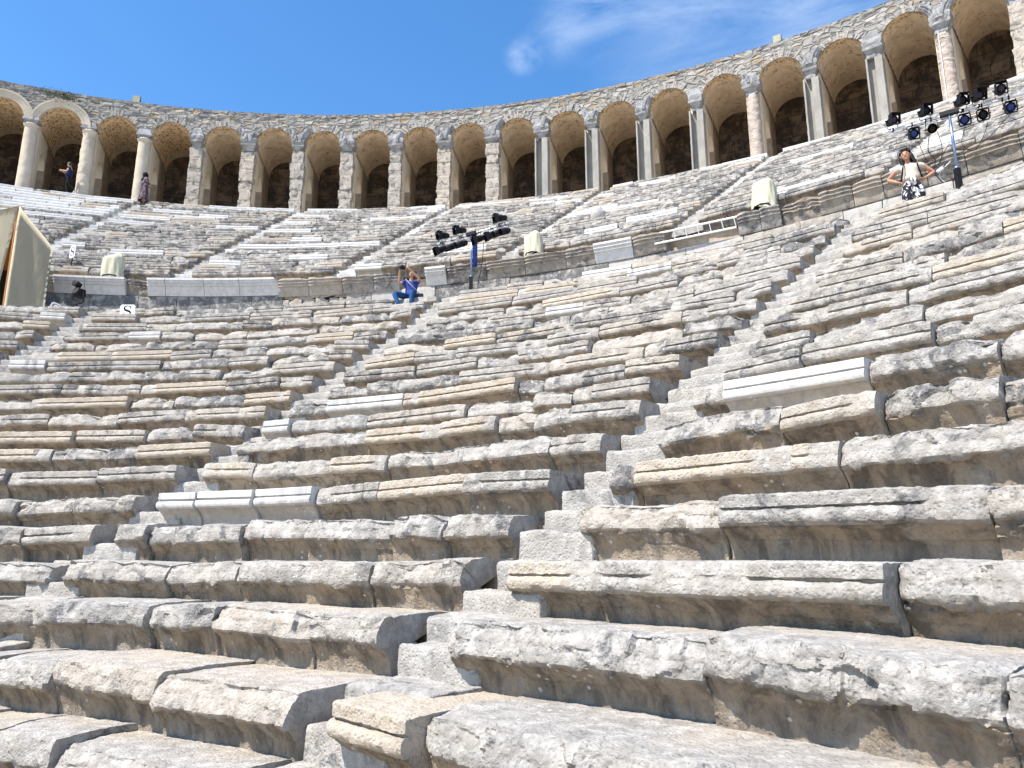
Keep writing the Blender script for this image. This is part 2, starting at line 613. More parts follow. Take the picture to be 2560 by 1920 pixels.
def add_box(bm, c, s, rot=None, bevel=0.0, mi=0):
    M = Matrix.Translation(c) @ (rot.to_4x4() if rot is not None else Matrix.Identity(4)) @ Matrix.Diagonal((s[0], s[1], s[2], 1))
    r = bmesh.ops.create_cube(bm, size=1.0, matrix=M)
    fs = set(f for v in r['verts'] for f in v.link_faces)
    if bevel:
        es = set(e for f in fs for e in f.edges)
        rb = bmesh.ops.bevel(bm, geom=list(es), offset=bevel, segments=2, affect='EDGES', profile=0.6)
        fs = set(f for f in rb['faces']) | set(f for f in fs if f.is_valid)
    for f in fs:
        if f.is_valid:
            f.material_index = mi
    return r


def add_tube(bm, pts, rad, seg=8, caps=True):
    pts = [Vector(p) for p in pts]
    rads = rad if isinstance(rad, (list, tuple)) else [rad] * len(pts)
    rings = []
    up = Vector((0.13, 0.21, 0.97)).normalized()
    for i, p in enumerate(pts):
        d = (pts[min(i + 1, len(pts) - 1)] - pts[max(i - 1, 0)]).normalized()
        a = d.cross(up)
        if a.length < 0.05:
            a = d.cross(Vector((1, 0, 0)))
        a.normalize()
        b = d.cross(a)
        rings.append([bm.verts.new(p + (a * math.cos(2 * PI * k / seg) + b * math.sin(2 * PI * k / seg)) * rads[i]) for k in range(seg)])
    for i in range(len(rings) - 1):
        for k in range(seg):
            bm.faces.new((rings[i][k], rings[i][(k + 1) % seg], rings[i + 1][(k + 1) % seg], rings[i + 1][k]))
    if caps:
        bm.faces.new(rings[0][::-1])
        bm.faces.new(rings[-1])


def add_lathe(bm, prof, seg=20, M=None, caps=True):
    M = M or Matrix.Identity(4)
    rings = [[bm.verts.new(M @ Vector((r * math.cos(2 * PI * k / seg), r * math.sin(2 * PI * k / seg), z))) for k in range(seg)] for r, z in prof]
    for i in range(len(rings) - 1):
        for k in range(seg):
            bm.faces.new((rings[i][k], rings[i][(k + 1) % seg], rings[i + 1][(k + 1) % seg], rings[i + 1][k]))
    if caps:
        bm.faces.new(rings[0][::-1])
        bm.faces.new(rings[-1])


# ------------------------------------------------------------------ the rows of the theatre
DR = [0.0186, -0.0579, 0.0333, 0.0089, 0.0185, -0.0138, 0.0049, -0.0297, 0.0103, -0.0087, -0.0104, 0.0009, 0.0039, 0.0064, 0.0111, 0.0285, 0.0149, -0.0035, -0.0183, -0.0169]
DZ = [0.0285, 0.0176, 0.0144, -0.0255, -0.0155, -0.0206, 0.0056, 0.0265, 0.0064, -0.0131, -0.0134, -0.0088, -0.0067, -0.0088, -0.0207, -0.0232, -0.0066, 0.0132, 0.0311, 0.0202]


def row_r(k):
    return 12.3406 + 0.674562 * k + (DR[k] if 0 <= k < 20 else 0)


def row_z(k):
    return 0.42 * k + (DZ[k] if 0 <= k < 20 else 0)


UP_N = 21


def up_r(n):
    return 27.75 + 0.68 * n


def up_z(n):
    return 9.7 + (9.0 / 21) * (n + 1)


WALK_Z = 7.66
FLOOR_Z = 18.7
R_ARC = 42.0
Z_TOP = 24.38

CPG = np.array([(0.95, -.012), (.55, -.004), (.25, 0), (.03, 0), (.008, -.003), (0, -.012), (-.004, -.084), (.030, -.088), (.030, -.108), (-.012, -.112), (-.028, -.132),
                (-.032, -.158), (-.024, -.186), (.004, -.208), (.036, -.212), (.036, -.228), (.056, -.236), (.096, -.268), (.130, -.310), (.152, -.362), (.160, -.43), (.160, -.47), (.95, -.47)])
CPR = np.array([(0.95, -.012), (.55, -.004), (.25, 0), (.072, -.002), (.054, -.010), (.046, -.026), (.022, -.078), (.018, -.086), (.015, -.096), (.011, -.112), (.003, -.135),
                (-.004, -.162), (-.002, -.192), (.020, -.214), (.042, -.219), (.050, -.228), (.062, -.238), (.096, -.270), (.128, -.312), (.150, -.362), (.160, -.43), (.160, -.47), (.95, -.47)])
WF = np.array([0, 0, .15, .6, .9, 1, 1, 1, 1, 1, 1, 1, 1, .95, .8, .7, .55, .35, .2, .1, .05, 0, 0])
PATI_SHADE = np.array([0, 0, 0, 0, 0, 0, 0.0, .2, .2, .0, .0, .05, .25, .6, .9, 1, 1, 1, 1, 1, .8, .6, .3])  # profile weight of the tan stain and painted undercut shade


def stone_block(r0, z0, th0, th1, kind, seed, res, hs=1.0, topfine=False, endl=False, endr=False, back=0.95, gap=0.006):
    """a seat block along an arc: returns verts, quads, stone attribute"""
    rng = np.random.default_rng(seed)
    jum = 1.0 if z0 < 9 else .5
    L = (th1 - th0) * r0
    ns = max(5, int(L / res) + 1)
    # profile sampling
    cg, cr = CPG.copy(), CPR.copy()
    if res < .035:      # near blocks: the groove is a narrow cut
        cg[7], cg[8], cg[9] = (.024, -.092), (.024, -.103), (-.010, -.106)
    cg[:, 1] *= hs
    cr[:, 1] *= hs
    cg[0, 0] = cg[-1, 0] = cr[0, 0] = cr[-1, 0] = back
    seglen = np.hypot(*np.diff(cg, axis=0).T)
    idx = []
    for i, sl in enumerate(seglen):
        rr = res
        if i < 2:
            rr = res * 1.2 if topfine else max(res * 4, 0.12)
        if i >= len(seglen) - 1:
            rr = 2.0
        nn = max(1, int(round(sl / rr)))
        if res > 0.05 and 3 <= i <= 5 or res > 0.05 and i in (14,):
            nn = 1
        idx += [i + j / nn for j in range(nn)]
    idx.append(len(seglen))
    idx = np.array(idx)
    ii = np.clip(idx.astype(int), 0, len(seglen) - 1)
    fr = (idx - ii)[:, None]
    pg = cg[ii] * (1 - fr) + cg[ii + 1] * fr
    pr = cr[ii] * (1 - fr) + cr[ii + 1] * fr
    wf = WF[ii] * (1 - fr[:, 0]) + WF[ii + 1] * fr[:, 0]
    pa = PATI_SHADE[ii] * (1 - fr[:, 0]) + PATI_SHADE[ii + 1] * fr[:, 0]
    npf = len(idx)
    s = np.linspace(gap, L - gap, ns)
    a = n1(s * 1.5 + rng.uniform(0, 90), seed % 977, 3)
    thr = {'R': -0.62, 'G': 0.2 + rng.uniform(-.12, .2), 'C': 0.25 + rng.uniform(-.1, .25), 'W': 9, 'B': -9}[kind]
    m = smooth(thr - .06, thr + .08, a)
    if kind in 'GC' and rng.random() < 0.6:      # one broken end
        el = rng.uniform(.12, .35) * min(1, L)
        d = s if rng.random() < .5 else L - s
        m = np.maximum(m, smooth(el + .05, el - .05, d + 0.05 * n1(s * 9, seed % 83)))
    m = m[:, None]
    U = pg[None, :, 0] * (1 - m) + pr[None, :, 0] * m
    Wz = pg[None, :, 1] * (1 - m) + pr[None, :, 1] * m
    rough = {'R': 1.0, 'B': 1.0, 'G': .55, 'C': .4, 'W': .0}[kind]
    # erosion of the nose along the block
    ero = (0.018 + 0.05 * rng.random() * (kind in 'RB')) * (n1(s * 2.2 + 7.7, seed % 613, 4) + .35) * (0.25 + .75 * m[:, 0]) * rough
    bite = np.zeros(ns)
    if kind in 'RB':
        for _ in range(rng.integers(0, 3)):
            c0 = rng.uniform(0, L)
            wd = rng.uniform(.06, .22)
            bite += rng.uniform(.02, .085) * np.exp(-((s - c0) / wd) ** 2)
    de = np.minimum(s - gap, L - gap - s)
    er = {'R': .055, 'B': .06, 'G': .025, 'C': .022, 'W': .004}[kind] * rng.uniform(.5, 1.3)
    ew = {'R': .16, 'B': .16, 'G': .09, 'C': .07, 'W': .015}[kind]
    endc = np.clip(1 - de / ew, 0, 1) ** 2 * er
    U = U + wf[None, :] * (ero + bite + endc)[:, None]
    topw = (np.abs(pg[:, 1]) < 0.02)[None, :] * np.clip(1 - pg[:, 0] / 0.45, 0, 1)[None, :]
    Wz = Wz - topw * (endc * 0.55 + bite * 0.5 + np.maximum(ero, 0) * 0.5)[:, None]
    if kind in 'RB':   # varied bevel of the broken face
        bev = rng.uniform(-.02, .07)
        U = U + bev * wf[None, :] * np.clip(1 - np.abs(pg[:, 1]) / 0.2, 0, 1)[None, :]
    sag = jum * (rng.uniform(-.03, .008) + rng.uniform(-.022, .022) * (s / L - .5) * 2)
    if kind == 'W':
        sag = sag * 0.3
    Wz = Wz + sag[:, None] * (np.abs(pg[:, 1]) < .3)[None, :]
    inset = jum * rng.uniform(-.045, .055) if kind != 'W' else rng.uniform(-.012, .012)
    iw = np.clip((.95 - pg[:, 0]) / .75, 0, 1)[None, :]
    U = U + inset * iw + (rng.uniform(-.035, .035) * (s / L - .5) * 2)[:, None] * iw
    th = th0 + s / r0
    rad = r0 + U
    X = rad * np.sin(th)[:, None]
    Y = rad * np.cos(th)[:, None]
    V = np.stack([X, Y, z0 + Wz], -1)
    # displacement along normals
    ds = np.gradient(V, axis=0)
    dp = np.gradient(V, axis=1)
    N = np.cross(ds, dp)
    N /= np.linalg.norm(N, axis=-1, keepdims=True) + 1e-9
    if N[ns // 2, 1, 2] < 0:
        N = -N
    offs = np.array([(seed * 0.173) % 31, (seed * .311) % 17, (seed * .519) % 23])
    Q = V + offs
    frontw = np.clip(wf * 1.0 + 0.12, 0, 1)[None, :]
    mm = (0.22 + 0.78 * m)
    if kind == 'W':
        disp = 0.003 * fbm(Q * 7, seed, 3)
    else:
        big = fbm(Q * 4.5, seed, 4, .55)
        rd = ridged(Q * np.array([7.0, 7.0, 9.0]), seed + 5, 4) - 0.62
        fi = fbm(Q * 26, seed + 9, 3) if res < 0.06 else 0
        ch = 0
        if kind in 'RB' or kind == 'G':
            wq = np.stack([vnoise(Q * 6, seed + 40 + k_) for k_ in range(3)], -1) * .8
            ch = .030 * chips(Q * np.array([3.6, 3.6, 5.5]) + wq * .6, seed % 1000) + (.009 * chips(Q * 13.0 + wq * 2, seed % 1000 + 7) if res < .05 else 0)
        disp = rough * frontw * mm * (0.020 * big + 0.020 * rd + ch) * (0.55 if kind in 'GC' else 1.0) * (0.65 if z0 > 9 else 1.0) + 0.008 * fi * (0.5 + frontw) + 0.008 * fbm(Q * 3, seed + 3, 3) * (1 - frontw)
    inner = (np.arange(npf) < npf - 2)[None, :]
    V = V + N * (disp * inner)[..., None]
    verts = V.reshape(-1, 3)
    i0 = (np.arange(ns - 1)[:, None] * npf + np.arange(npf - 1)[None, :]).ravel()
    F = np.stack([i0, i0 + 1, i0 + npf + 1, i0 + npf], -1)
    # closing strip along the back is left open (buried); end caps
    allv, allf = [verts], [F]
    tint = np.zeros((ns, npf, 4))
    tone0 = {'R': .10, 'B': .05, 'G': .16, 'C': .95, 'W': 0, }[kind] + (rng.uniform(-.08, .12) if kind in 'RGB' else 0)
    if kind in 'RG' and rng.random() < .14:
        tone0 += .3
    tone = tone0 * (1 - (0.75 if kind == 'C' else 0.0) * m)
    if kind == 'C':
        tone = np.maximum(tone, 0.25)
    tint[..., 0] = np.clip(tone, 0, 1)
    tint[..., 0] = np.clip(tint[..., 0] + (.55 * smooth(.22, .5, pg[:, 0]) * (pg[:, 1] > -.05))[None, :] * smooth(-.3, .5, n1(s * 2.1 + 3, seed % 331, 3))[:, None], 0, 1)
    tint[..., 1] = (.74 if z0 < 9 else .92) if kind == 'W' else 0.0
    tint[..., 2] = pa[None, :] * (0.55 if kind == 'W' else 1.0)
    dk = {'R': 1.0, 'B': 1.0, 'G': .85, 'C': .22, 'W': .8}[kind] * (rng.uniform(.25, 1.0) * (.5 + .55 * smooth(.5, 4.0, z0)) if z0 < 9 else rng.uniform(.75, 1.1) if kind != 'W' else .2)
    tint[..., 3] = np.clip(dk * (np.clip(wf * 1.2, .12, 1)[None, :]), 0, 1)
    allt = [tint.reshape(-1, 4)]
    base = len(verts)
    for end, sg in ((0, -1), (ns - 1, 1)):
        ring = V[end]
        cpt = np.array([(r0 + .42), 0, z0 - .22 * hs])
        the = th[end]
        cen = np.array([cpt[0] * math.sin(the), cpt[0] * math.cos(the), cpt[2]])
        tang = np.array([math.cos(the), -math.sin(the), 0]) * sg
        nr = 2 if res > .05 else (5 if res > .02 else 9)
        rings = []
        for q in range(nr + 1):
            f = 1 - q / nr * 0.985
            rp = cen + (ring - cen) * f
            if q > 0 and kind != 'W':
                rp = rp + tang * (0.018 * fbm((rp + offs) * 6, seed + 31, 3) * rough)[:, None]
            rings.append(rp)
        rv = np.concatenate(rings)
        j0 = (np.arange(nr)[:, None] * npf + np.arange(npf - 1)[None, :]).ravel()
        if sg < 0:
            f = np.stack([j0, j0 + npf, j0 + npf + 1, j0 + 1], -1)
        else:
            f = np.stack([j0, j0 + 1, j0 + npf + 1, j0 + npf], -1)
        allv.append(rv)
        allf.append(f + base)
        tt = np.tile(tint[end], (nr + 1, 1))
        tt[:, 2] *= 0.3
        tt[:, 3] = np.clip(dk * 0.8, 0, 1)
        allt.append(tt)
        base += len(rv)
    return np.concatenate(allv), np.concatenate(allf), np.concatenate(allt)


def box_block(r0, r1, z0, z1, th0, th1, seed, res, rough=0.006, tone=0.12, white=0.0, dark=0.3, edge=0.02, taper=0.0):
    """plain dressed block: top + front + ends, softened edges"""
    rng = np.random.default_rng(seed)
    L = (th1 - th0) * r0
    H = z1 - z0
    e = edge
    cp = [(r1 - r0, 0), (e, 0), (e * .3, -e * .3), (0, -e), (taper, -H)]
    pts = []
    for (a, b) in zip(cp[:-1], cp[1:]):
        n = max(1, int(math.hypot(b[0] - a[0], b[1] - a[1]) / res))
        pts += [(a[0] + (b[0] - a[0]) * j / n, a[1] + (b[1] - a[1]) * j / n) for j in range(n)]
    pts.append(cp[-1])
    pts = np.array(pts)
    npf = len(pts)
    inner_s = np.linspace(e * .3, L - e * .3, max(3, int(L / res)))
    s = inner_s
    ns = len(s)
    th = th0 + s / r0
    rad = r0 + pts[:, 0][None, :] + np.zeros((ns, 1))
    V = np.stack([rad * np.sin(th)[:, None], rad * np.cos(th)[:, None], z1 + pts[:, 1][None, :] + np.zeros((ns, 1))], -1)
    offs = np.array([(seed * 0.173) % 31, (seed * .311) % 17, (seed * .519) % 23])
    d = rough * fbm((V + offs) * 7, seed, 4) + rough * 1.2 * fbm((V + offs) * 2.3, seed + 3, 2)
    V = V + np.stack([d * 0.7, d * -0.7, d], -1)
    verts = V.reshape(-1, 3)
    i0 = (np.arange(ns - 1)[:, None] * npf + np.arange(npf - 1)[None, :]).ravel()
    F = np.stack([i0, i0 + 1, i0 + npf + 1, i0 + npf], -1)
    allv, allf = [verts], [F]
    base = len(verts)
    for end, sg in ((0, -1), (ns - 1, 1)):
        ring = V[end]
        tang = np.array([math.cos(th[end]), -math.sin(th[end]), 0]) * sg
        cen = ring.mean(0) + np.array([math.sin(th[end]), math.cos(th[end]), 0]) * 0.05 - np.array([0, 0, 0.06])
        r2 = ring + tang * e * .3 + (cen - ring) * 0.06
        r3 = cen + (ring - cen) * 0.02 + tang * e * .3
        # close the far/bottom corner
        corner = np.array([ring[0][0], ring[0][1], ring[-1][2]])
        rr = [np.vstack([x, corner + (tang * e * .3 if q else 0)]) for q, x in enumerate((ring, r2))] + [np.vstack([r3, r3[-1]])]
        rv = np.concatenate(rr)
        n2 = npf + 1
        j0 = (np.arange(2)[:, None] * n2 + np.arange(n2 - 1)[None, :]).ravel()
        f = np.stack([j0, j0 + 1, j0 + n2 + 1, j0 + n2], -1)
        if sg < 0:
            f = f[:, ::-1]
        allv.append(rv)
        allf.append(f + base)
        base += len(rv)
    V = np.concatenate(allv)
    t = np.tile(np.array([tone, white, 0.0, dark]), (len(V), 1))
    return V, np.concatenate(allf), t


def join_blocks(parts):
    vs, fs, ts, b = [], [], [], 0
    for v, f, t in parts:
        vs.append(v)
        fs.append(f + b)
        ts.append(t)
        b += len(v)
    return np.concatenate(vs), np.concatenate(fs), np.concatenate(ts)


CAMP = np.array(cam.location)


def dist_to(r, th, z):
    return float(np.linalg.norm(np.array(pol(r, th, z)) - CAMP))


FPX = 27.36 / 36 * 1024


def project(P):
    d = np.asarray(P, float) - CAMP
    c, s = math.cos(0.22638), math.sin(0.22638)
    y = d[..., 1] * c + d[..., 2] * s
    z = -d[..., 1] * s + d[..., 2] * c
    return 512 + FPX * d[..., 0] / y, 384 - FPX * z / y, y


def block_obj(name, vft, label=None, cat=None, group=None, parent=None, kind=None, pivot=None):
    v, f, t = vft
    pv = np.array(pivot) if pivot is not None else np.array([v[:, 0].mean(), v[:, 1].mean(), v[:, 2].min()])
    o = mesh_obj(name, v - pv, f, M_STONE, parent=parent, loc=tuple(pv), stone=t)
    return tag(o, label, cat, group, kind)


# explicit block tables of the front rows: (theta start, kind); None = stairway
T = {
    -1: [(0.60, 'R'), (0.70, 'R'), (0.86, 'R'), (1.0, 'R'), (1.15, None)],
    0: [(0.4707, 'R'), (0.535, 'R'), (0.672, None), (0.7418, 'C'), (0.80, 'R'), (0.93, 'R'), (1.06, None)],
    1: [(0.3945, 'R'), (0.4606, 'R'), (0.5603, 'R'), (0.677, None), (0.7090, 'C'), (0.7616, 'B'), (0.98, 'B'), (1.065, None)],
    2: [(0.3005, 'R'), (0.3721, 'B'), (0.4646, 'R'), (0.5267, 'R'), (0.6129, 'R'), (0.6700, None), (0.7215, 'B'), (0.8594, 'B'), (0.957, 'R'), (1.05, None)],
    3: [(0.2454, 'R'), (0.3080, None), (0.3269, 'R'), (0.4246, 'R'), (0.4954, 'R'), (0.6087, 'R'), (0.676, None), (0.7163, 'C'), (0.7747, 'G'), (0.9072, 'B'), (1.05, None)],
    4: [(0.1868, 'R'), (0.2341, 'G'), (0.3020, None), (0.3233, 'B'), (0.3577, 'R'), (0.447, 'R'), (0.5053, 'R'), (0.5819, 'R'), (0.6281, 'R'), (0.6747, None), (0.7238, 'R'), (0.8118, 'G'), (0.922, 'R'), (1.02, None)],
    5: [(0.1425, 'R'), (0.1806, 'R'), (0.24, 'R'), (0.3000, None), (0.328, 'W'), (0.3626, 'W'), (0.42, 'W'), (0.4777, 'G'), (0.5397, 'C'), (0.6115, 'G'), (0.6780, None), (0.7193, 'B'), (0.7362, 'C'), (0.8467, 'R'), (1.02, None)],
    6: [(0.0913, 'G'), (0.1338, 'G'), (0.2233, 'G'), (0.3029, None), (0.3283, 'C'), (0.3811, 'R'), (0.4593, 'C'), (0.5074, 'R'), (0.5617, 'R'), (0.6481, 'G'), (0.6847, None), (0.7267, 'R'), (0.8, 'G'), (0.8495, 'R'), (0.8999, 'B'), (1.0, None)],
    7: [(0.0740, 'C'), (0.1397, 'R'), (0.1932, 'R'), (0.2308, 'C'), (0.3041, None), (0.3277, 'B'), (0.457, 'C'), (0.5289, 'C'), (0.5762, 'R'), (0.6096, 'R'), (0.6432, 'G'), (0.6920, None), (0.7276, 'G'), (0.7502, 'W'), (0.8296, 'R'), (0.8892, 'B'), (0.99, None)],
    8: [(0.0307, 'C'), (0.1285, 'G'), (0.2015, 'R'), (0.254, 'G'), (0.3050, None), (0.3232, 'W'), (0.3516, 'R'), (0.4285, 'G'), (0.5215, 'R'), (0.5834, 'R'), (0.6146, 'G'), (0.6764, None), (0.7288, 'G'), (0.7787, 'G'), (0.8497, 'R'), (0.9073, 'R'), (0.99, None)],
    9: [(0.0018, 'G'), (0.0742, 'R'), (0.1444, 'G'), (0.2162, 'G'), (0.3000, None), (0.3205, 'R'), (0.3628, 'W'), (0.4397, 'C'), (0.547, 'B'), (0.5696, 'G'), (0.6395, 'G'), (0.6805, None), (0.7281, 'G'), (0.7686, 'R'), (0.8328, 'R'), (0.8993, 'G'), (0.98, None)],
}
STAIRS = [(-0.075, 'left'), (0.317, 'middle'), (0.709, 'right'), (1.10, None)]
EDGE_L = [0.498, 0.413, 0.328, 0.268, 0.214, 0.169, 0.127, 0.092, 0.0575, 0.0286, 0.0015, -0.0238, -0.0467, -0.0679, -0.0876, -0.1062, -0.123, -0.1387, -0.1534, -0.1675]
EDGE_R = [1.00, 0.985, 0.965, 0.95, 0.9355, 0.9235, 0.9115, 0.9017, 0.891, 0.882, 0.8734, 0.8654, 0.8581, 0.8512, 0.8446, 0.8384, 0.833, 0.828, 0.8232, 0.8184]


def stair_half(r):
    return 0.335 / r


def runs(a, b, r, rng, stairs, lo=0.75, hi=1.9):
    """split the arc a..b into blocks, leaving out the stairways"""
    out = []
    st = [(t - stair_half(r), t + stair_half(r)) for t in stairs if a < t < b]
    x = a
    bounds = st + [(b, b)]
    for s0, s1 in bounds:
        while x < s0 - 1e-6:
            L = rng.uniform(lo, hi) / r
            if x + L > s0 - 0.4 / r:
                L = s0 - x
            if L * r > 0.15:
                out.append((x, x + L))
            x += L
        x = s1
    return out


def pick_kind(rng, pw=.04, pc=.12, pg=.42):
    u = rng.random()
    return 'W' if u < pw else 'C' if u < pw + pc else 'G' if u < pw + pc + pg else 'R'


cand = []       # (area, tuple to build, meta)
rest = []
grng = np.random.default_rng(12)
LOW_ST = [t for t, _ in STAIRS]
UP_ST = [-0.4015 - .1865, -0.4015, -0.215, -0.0285, 0.158, 0.3445, 0.531, 0.7175, 0.904]


def consider(tier, k, a, b, kind, seed):
    r = row_r(k) if tier == 0 else up_r(k)
    z = row_z(k) if tier == 0 else up_z(k)
    pts = np.array([pol(r, t, z - dz) for t in (a, (a + b) / 2, b) for dz in (0, .3)])
    u, v, y = project(pts)
    vis = (y > 0.3).any() and u[y > .3].max() > 2 and u[y > .3].min() < 1022 and v[y > .3].min() < 766
    area = 0
    if vis:
        uu = np.clip(u, 0, 1024)
        vv = np.clip(v, 0, 768)
        area = (uu.max() - uu.min()) * (vv.max() - vv.min() if tier else max(4, FPX * .35 / max(.5, y.min())))
        uc = u[(y > .3)].mean()
        area *= 1.0
    rec = (tier, k, a, b, kind, seed)
    (cand if area > 6 else rest).append((area, rec))


sd = 100
for k in range(-2, 20):
    r = row_r(k)
    if k in T:
        tb = T[k]
        for (a, kd), (b, _) in zip(tb[:-1], tb[1:]):
            sd += 1
            if kd:
                consider(0, k, a, b, kd, sd)
        lo_end, hi_start = tb[0][0], tb[-1][0]
    else:
        lo_end = hi_start = None
    if lo_end is None:
        segs = runs(-0.42 if k >= 0 else 0.2, 1.42, r, grng, LOW_ST)
    else:
        segs = runs(-0.42 if k >= 0 else 0.2, lo_end, r, grng, [t for t in LOW_ST if t < lo_end - .03]) + runs(max(hi_start, 1.10 + stair_half(r)), 1.42, r, grng, [])
    for a, b in segs:
        sd += 1
        consider(0, k, a, b, pick_kind(grng, .03, .11, .54), sd)
for n in range(UP_N):
    r = up_r(n)
    segs = runs(-0.56, 1.05, r, grng, UP_ST, .7, 2.1)
    run_w = 0
    for a, b in segs:
        sd += 1
        mid = (a + b) / 2
        pw = .06
        if mid < -0.215 and n >= 12:
            pw = 0.95 if n >= 15 else 0.6
        elif n == UP_N - 1:
            pw = .5
        elif n >= UP_N - 3:
            pw = .12
        if run_w > 0:
            pw = .6
            run_w -= 1
        kd = pick_kind(grng, pw, .08, .62)
        if kd == 'W' and run_w == 0 and grng.random() < .35:
            run_w = 1
        consider(1, n, a, b, kd, sd)

cand.sort(key=lambda x: -x[0])
chosen = cand[:300]
rest += cand[300:]

ORD = ['first', 'second', 'third', 'fourth', 'fifth', 'sixth', 'seventh', 'eighth', 'ninth', 'tenth', 'eleventh', 'twelfth', 'thirteenth', 'fourteenth', 'fifteenth', 'sixteenth', 'seventeenth', 'eighteenth', 'nineteenth', 'twentieth', 'twenty-first', 'twenty-second']
LOOK = {'R': 'rough grey', 'B': 'broken grey', 'G': 'grooved grey', 'C': 'cream grooved', 'W': 'white marble'}


def build_block(rec):
    tier, k, a, b, kind, seed = rec
    r = row_r(k) if tier == 0 else up_r(k)
    z = row_z(k) if tier == 0 else up_z(k)
    d = dist_to(r, min(max((a + b) / 2, a), b), z)
    inview = (a + b) / 2 > (EDGE_L[k] - .1 if tier == 0 and k >= 0 else -9) and (a + b) / 2 < (EDGE_R[k] + .1 if tier == 0 and k >= 0 else 9)
    res = min(0.09, max(0.011, d * 0.0036))
    if tier == 1:
        res = max(res, .055)
    if not inview:
        res = 0.08
    return stone_block(r, z, a, b, kind, seed, res, hs=1.0 if tier == 0 else 1.02, topfine=(tier == 0 and -1 <= k <= 3 and inview))


def wedge_label(tier, k, mid, order):
    pass


# order of blocks within every wedge, counted away from its stairway
wedges = {}
for ar, rec in chosen:
    tier, k, a, b, kind, seed = rec
    mid = (a + b) / 2
    sts = LOW_ST if tier == 0 else UP_ST
    left = max([t for t in sts if t < mid], default=None)
    wedges.setdefault((tier, k, left), []).append(rec)
allrows = {}
for ar, rec in cand:
    tier, k, a, b, kind, seed = rec
    mid = (a + b) / 2
    sts = LOW_ST if tier == 0 else UP_ST
    left = max([t for t in sts if t < mid], default=None)
    allrows.setdefault((tier, k, left), []).append(rec)
UPN = {-0.215: 'first', -0.0285: 'second', 0.158: 'third', 0.3445: 'fourth', 0.531: 'fifth', 0.7175: 'sixth'}
for key, recs in wedges.items():
    tier, k, left = key
    full = sorted(allrows[key], key=lambda q: q[2])
    for rec in recs:
        i = [q[5] for q in full].index(rec[5])
        ro = ORD[k]
        back_i = len(full) - 1 - i
        if tier == 0:
            names = {-0.075: 'left stairway', 0.317: 'middle stairway', 0.709: 'right stairway'}
            if left == 0.317 and k <= 2:
                where = '%s left of the right stairway' % ORD[back_i]
            elif left in names and (left != -0.075 or k >= 14):
                where = '%s right of the %s' % (ORD[i], names[left])
            else:
                where = '%s left of the %s' % (ORD[back_i], 'left stairway' if left is None and k >= 14 else 'middle stairway')
            label = '%s block, %s seat row from the bottom, %s' % (LOOK[rec[4]], ro, where)
        else:
            if left in UPN:
                where = '%s right of the %s upper stairs' % (ORD[i], UPN[left])
            else:
                where = '%s left of the first upper stairs' % ORD[back_i]
            label = '%s block, %s row above walkway wall, %s' % (LOOK[rec[4]], ro, where)
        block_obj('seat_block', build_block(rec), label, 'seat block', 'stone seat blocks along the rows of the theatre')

v, f, t = join_blocks([build_block(rec) for ar, rec in rest])
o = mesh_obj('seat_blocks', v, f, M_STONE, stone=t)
tag(o, 'far rows of small grey and white stone seat blocks up to the arcade', 'seat blocks', kind='stuff')

# stepped earth and mortar core under the blocks, and the ground
prof = [(0.1, -1.70), (9.6, -1.70)]
prof = [(0.5, -1.9), (10.3, -1.9)]
for k in range(-2, 20):
    rr, zz = row_r(k), row_z(k)
    prof += [(rr + .60, zz - .50), (rr + .62, zz - .12), ]
prof += [(25.9, 7.93), (25.95, WALK_Z - .03), (28.0, WALK_Z - .03), (28.05, 9.6)]
for n in range(UP_N):
    rr, zz = up_r(n), up_z(n)
    prof += [(rr + .60, zz - .50), (rr + .62, zz - .06)]
prof += [(41.9, FLOOR_Z - .05), (41.95, FLOOR_Z - .01), (47.5, FLOOR_Z - .01), (47.6, -2.0)]
prof = np.array(prof)
ths = np.linspace(-0.62, 1.62, 180)
V = np.stack([prof[None, :, 0] * np.sin(ths)[:, None], prof[None, :, 0] * np.cos(ths)[:, None], np.repeat(prof[None, :, 1], len(ths), 0)], -1)
npf = len(prof)
i0 = (np.arange(len(ths) - 1)[:, None] * npf + np.arange(npf - 1)[None, :]).ravel()
F = np.stack([i0, i0 + 1, i0 + npf + 1, i0 + npf], -1)
o = mesh_obj('terrace', V.reshape(-1, 3), F, M_DUST, smooth_=False)
tag(o, kind='structure')
bm = bmesh.new()
bmesh.ops.create_circle(bm, cap_ends=True, segments=96, radius=900)
o = bm_obj('ground', bm, M_DUST, loc=(0, 0, -2.05))
tag(o, kind='structure')

# ------------------------------------------------------------------ stairways
def stairway(th, tier, label, n0=0, name='stairway'):
    rng = np.random.default_rng(int(1000 + th * 777 + tier))
    base = pol(row_r(n0) if tier == 0 else up_r(0), th, row_z(n0) if tier == 0 else up_z(0) - .43)
    e = empty(name, base, label, 'stairway')
    rows = range(n0, 20) if tier == 0 else range(UP_N)
    for k in rows:
        r = row_r(k) if tier == 0 else up_r(k)
        z = row_z(k) if tier == 0 else up_z(k)
        H = .42 if tier == 0 else .4286
        hw = stair_half(r) * 1.12
        d = dist_to(r, th, z)
        res = min(.15, max(.014, d * .0045))
        for (ro, zz) in ((0.10, z - H / 2), (0.44, z)):
            w = hw * rng.uniform(.97, 1.12)
            sft = rng.uniform(-.045, .045) / r
            bl = box_block(r + ro + rng.uniform(-.02, .02), r + ro + .62, zz - H * .62, zz + rng.uniform(-.03, .008), th - w + sft, th + w + sft, rng.integers(1, 9999), res,
                           rough=.022, tone=rng.uniform(.08, .34), white=(0.6 if (tier == 1 and rng.random() < .45) else 0.08), dark=rng.uniform(.1, .6), edge=.03)
            o = block_obj('step', bl, parent=e)
            o.location = Vector(o.location) - base
    return e


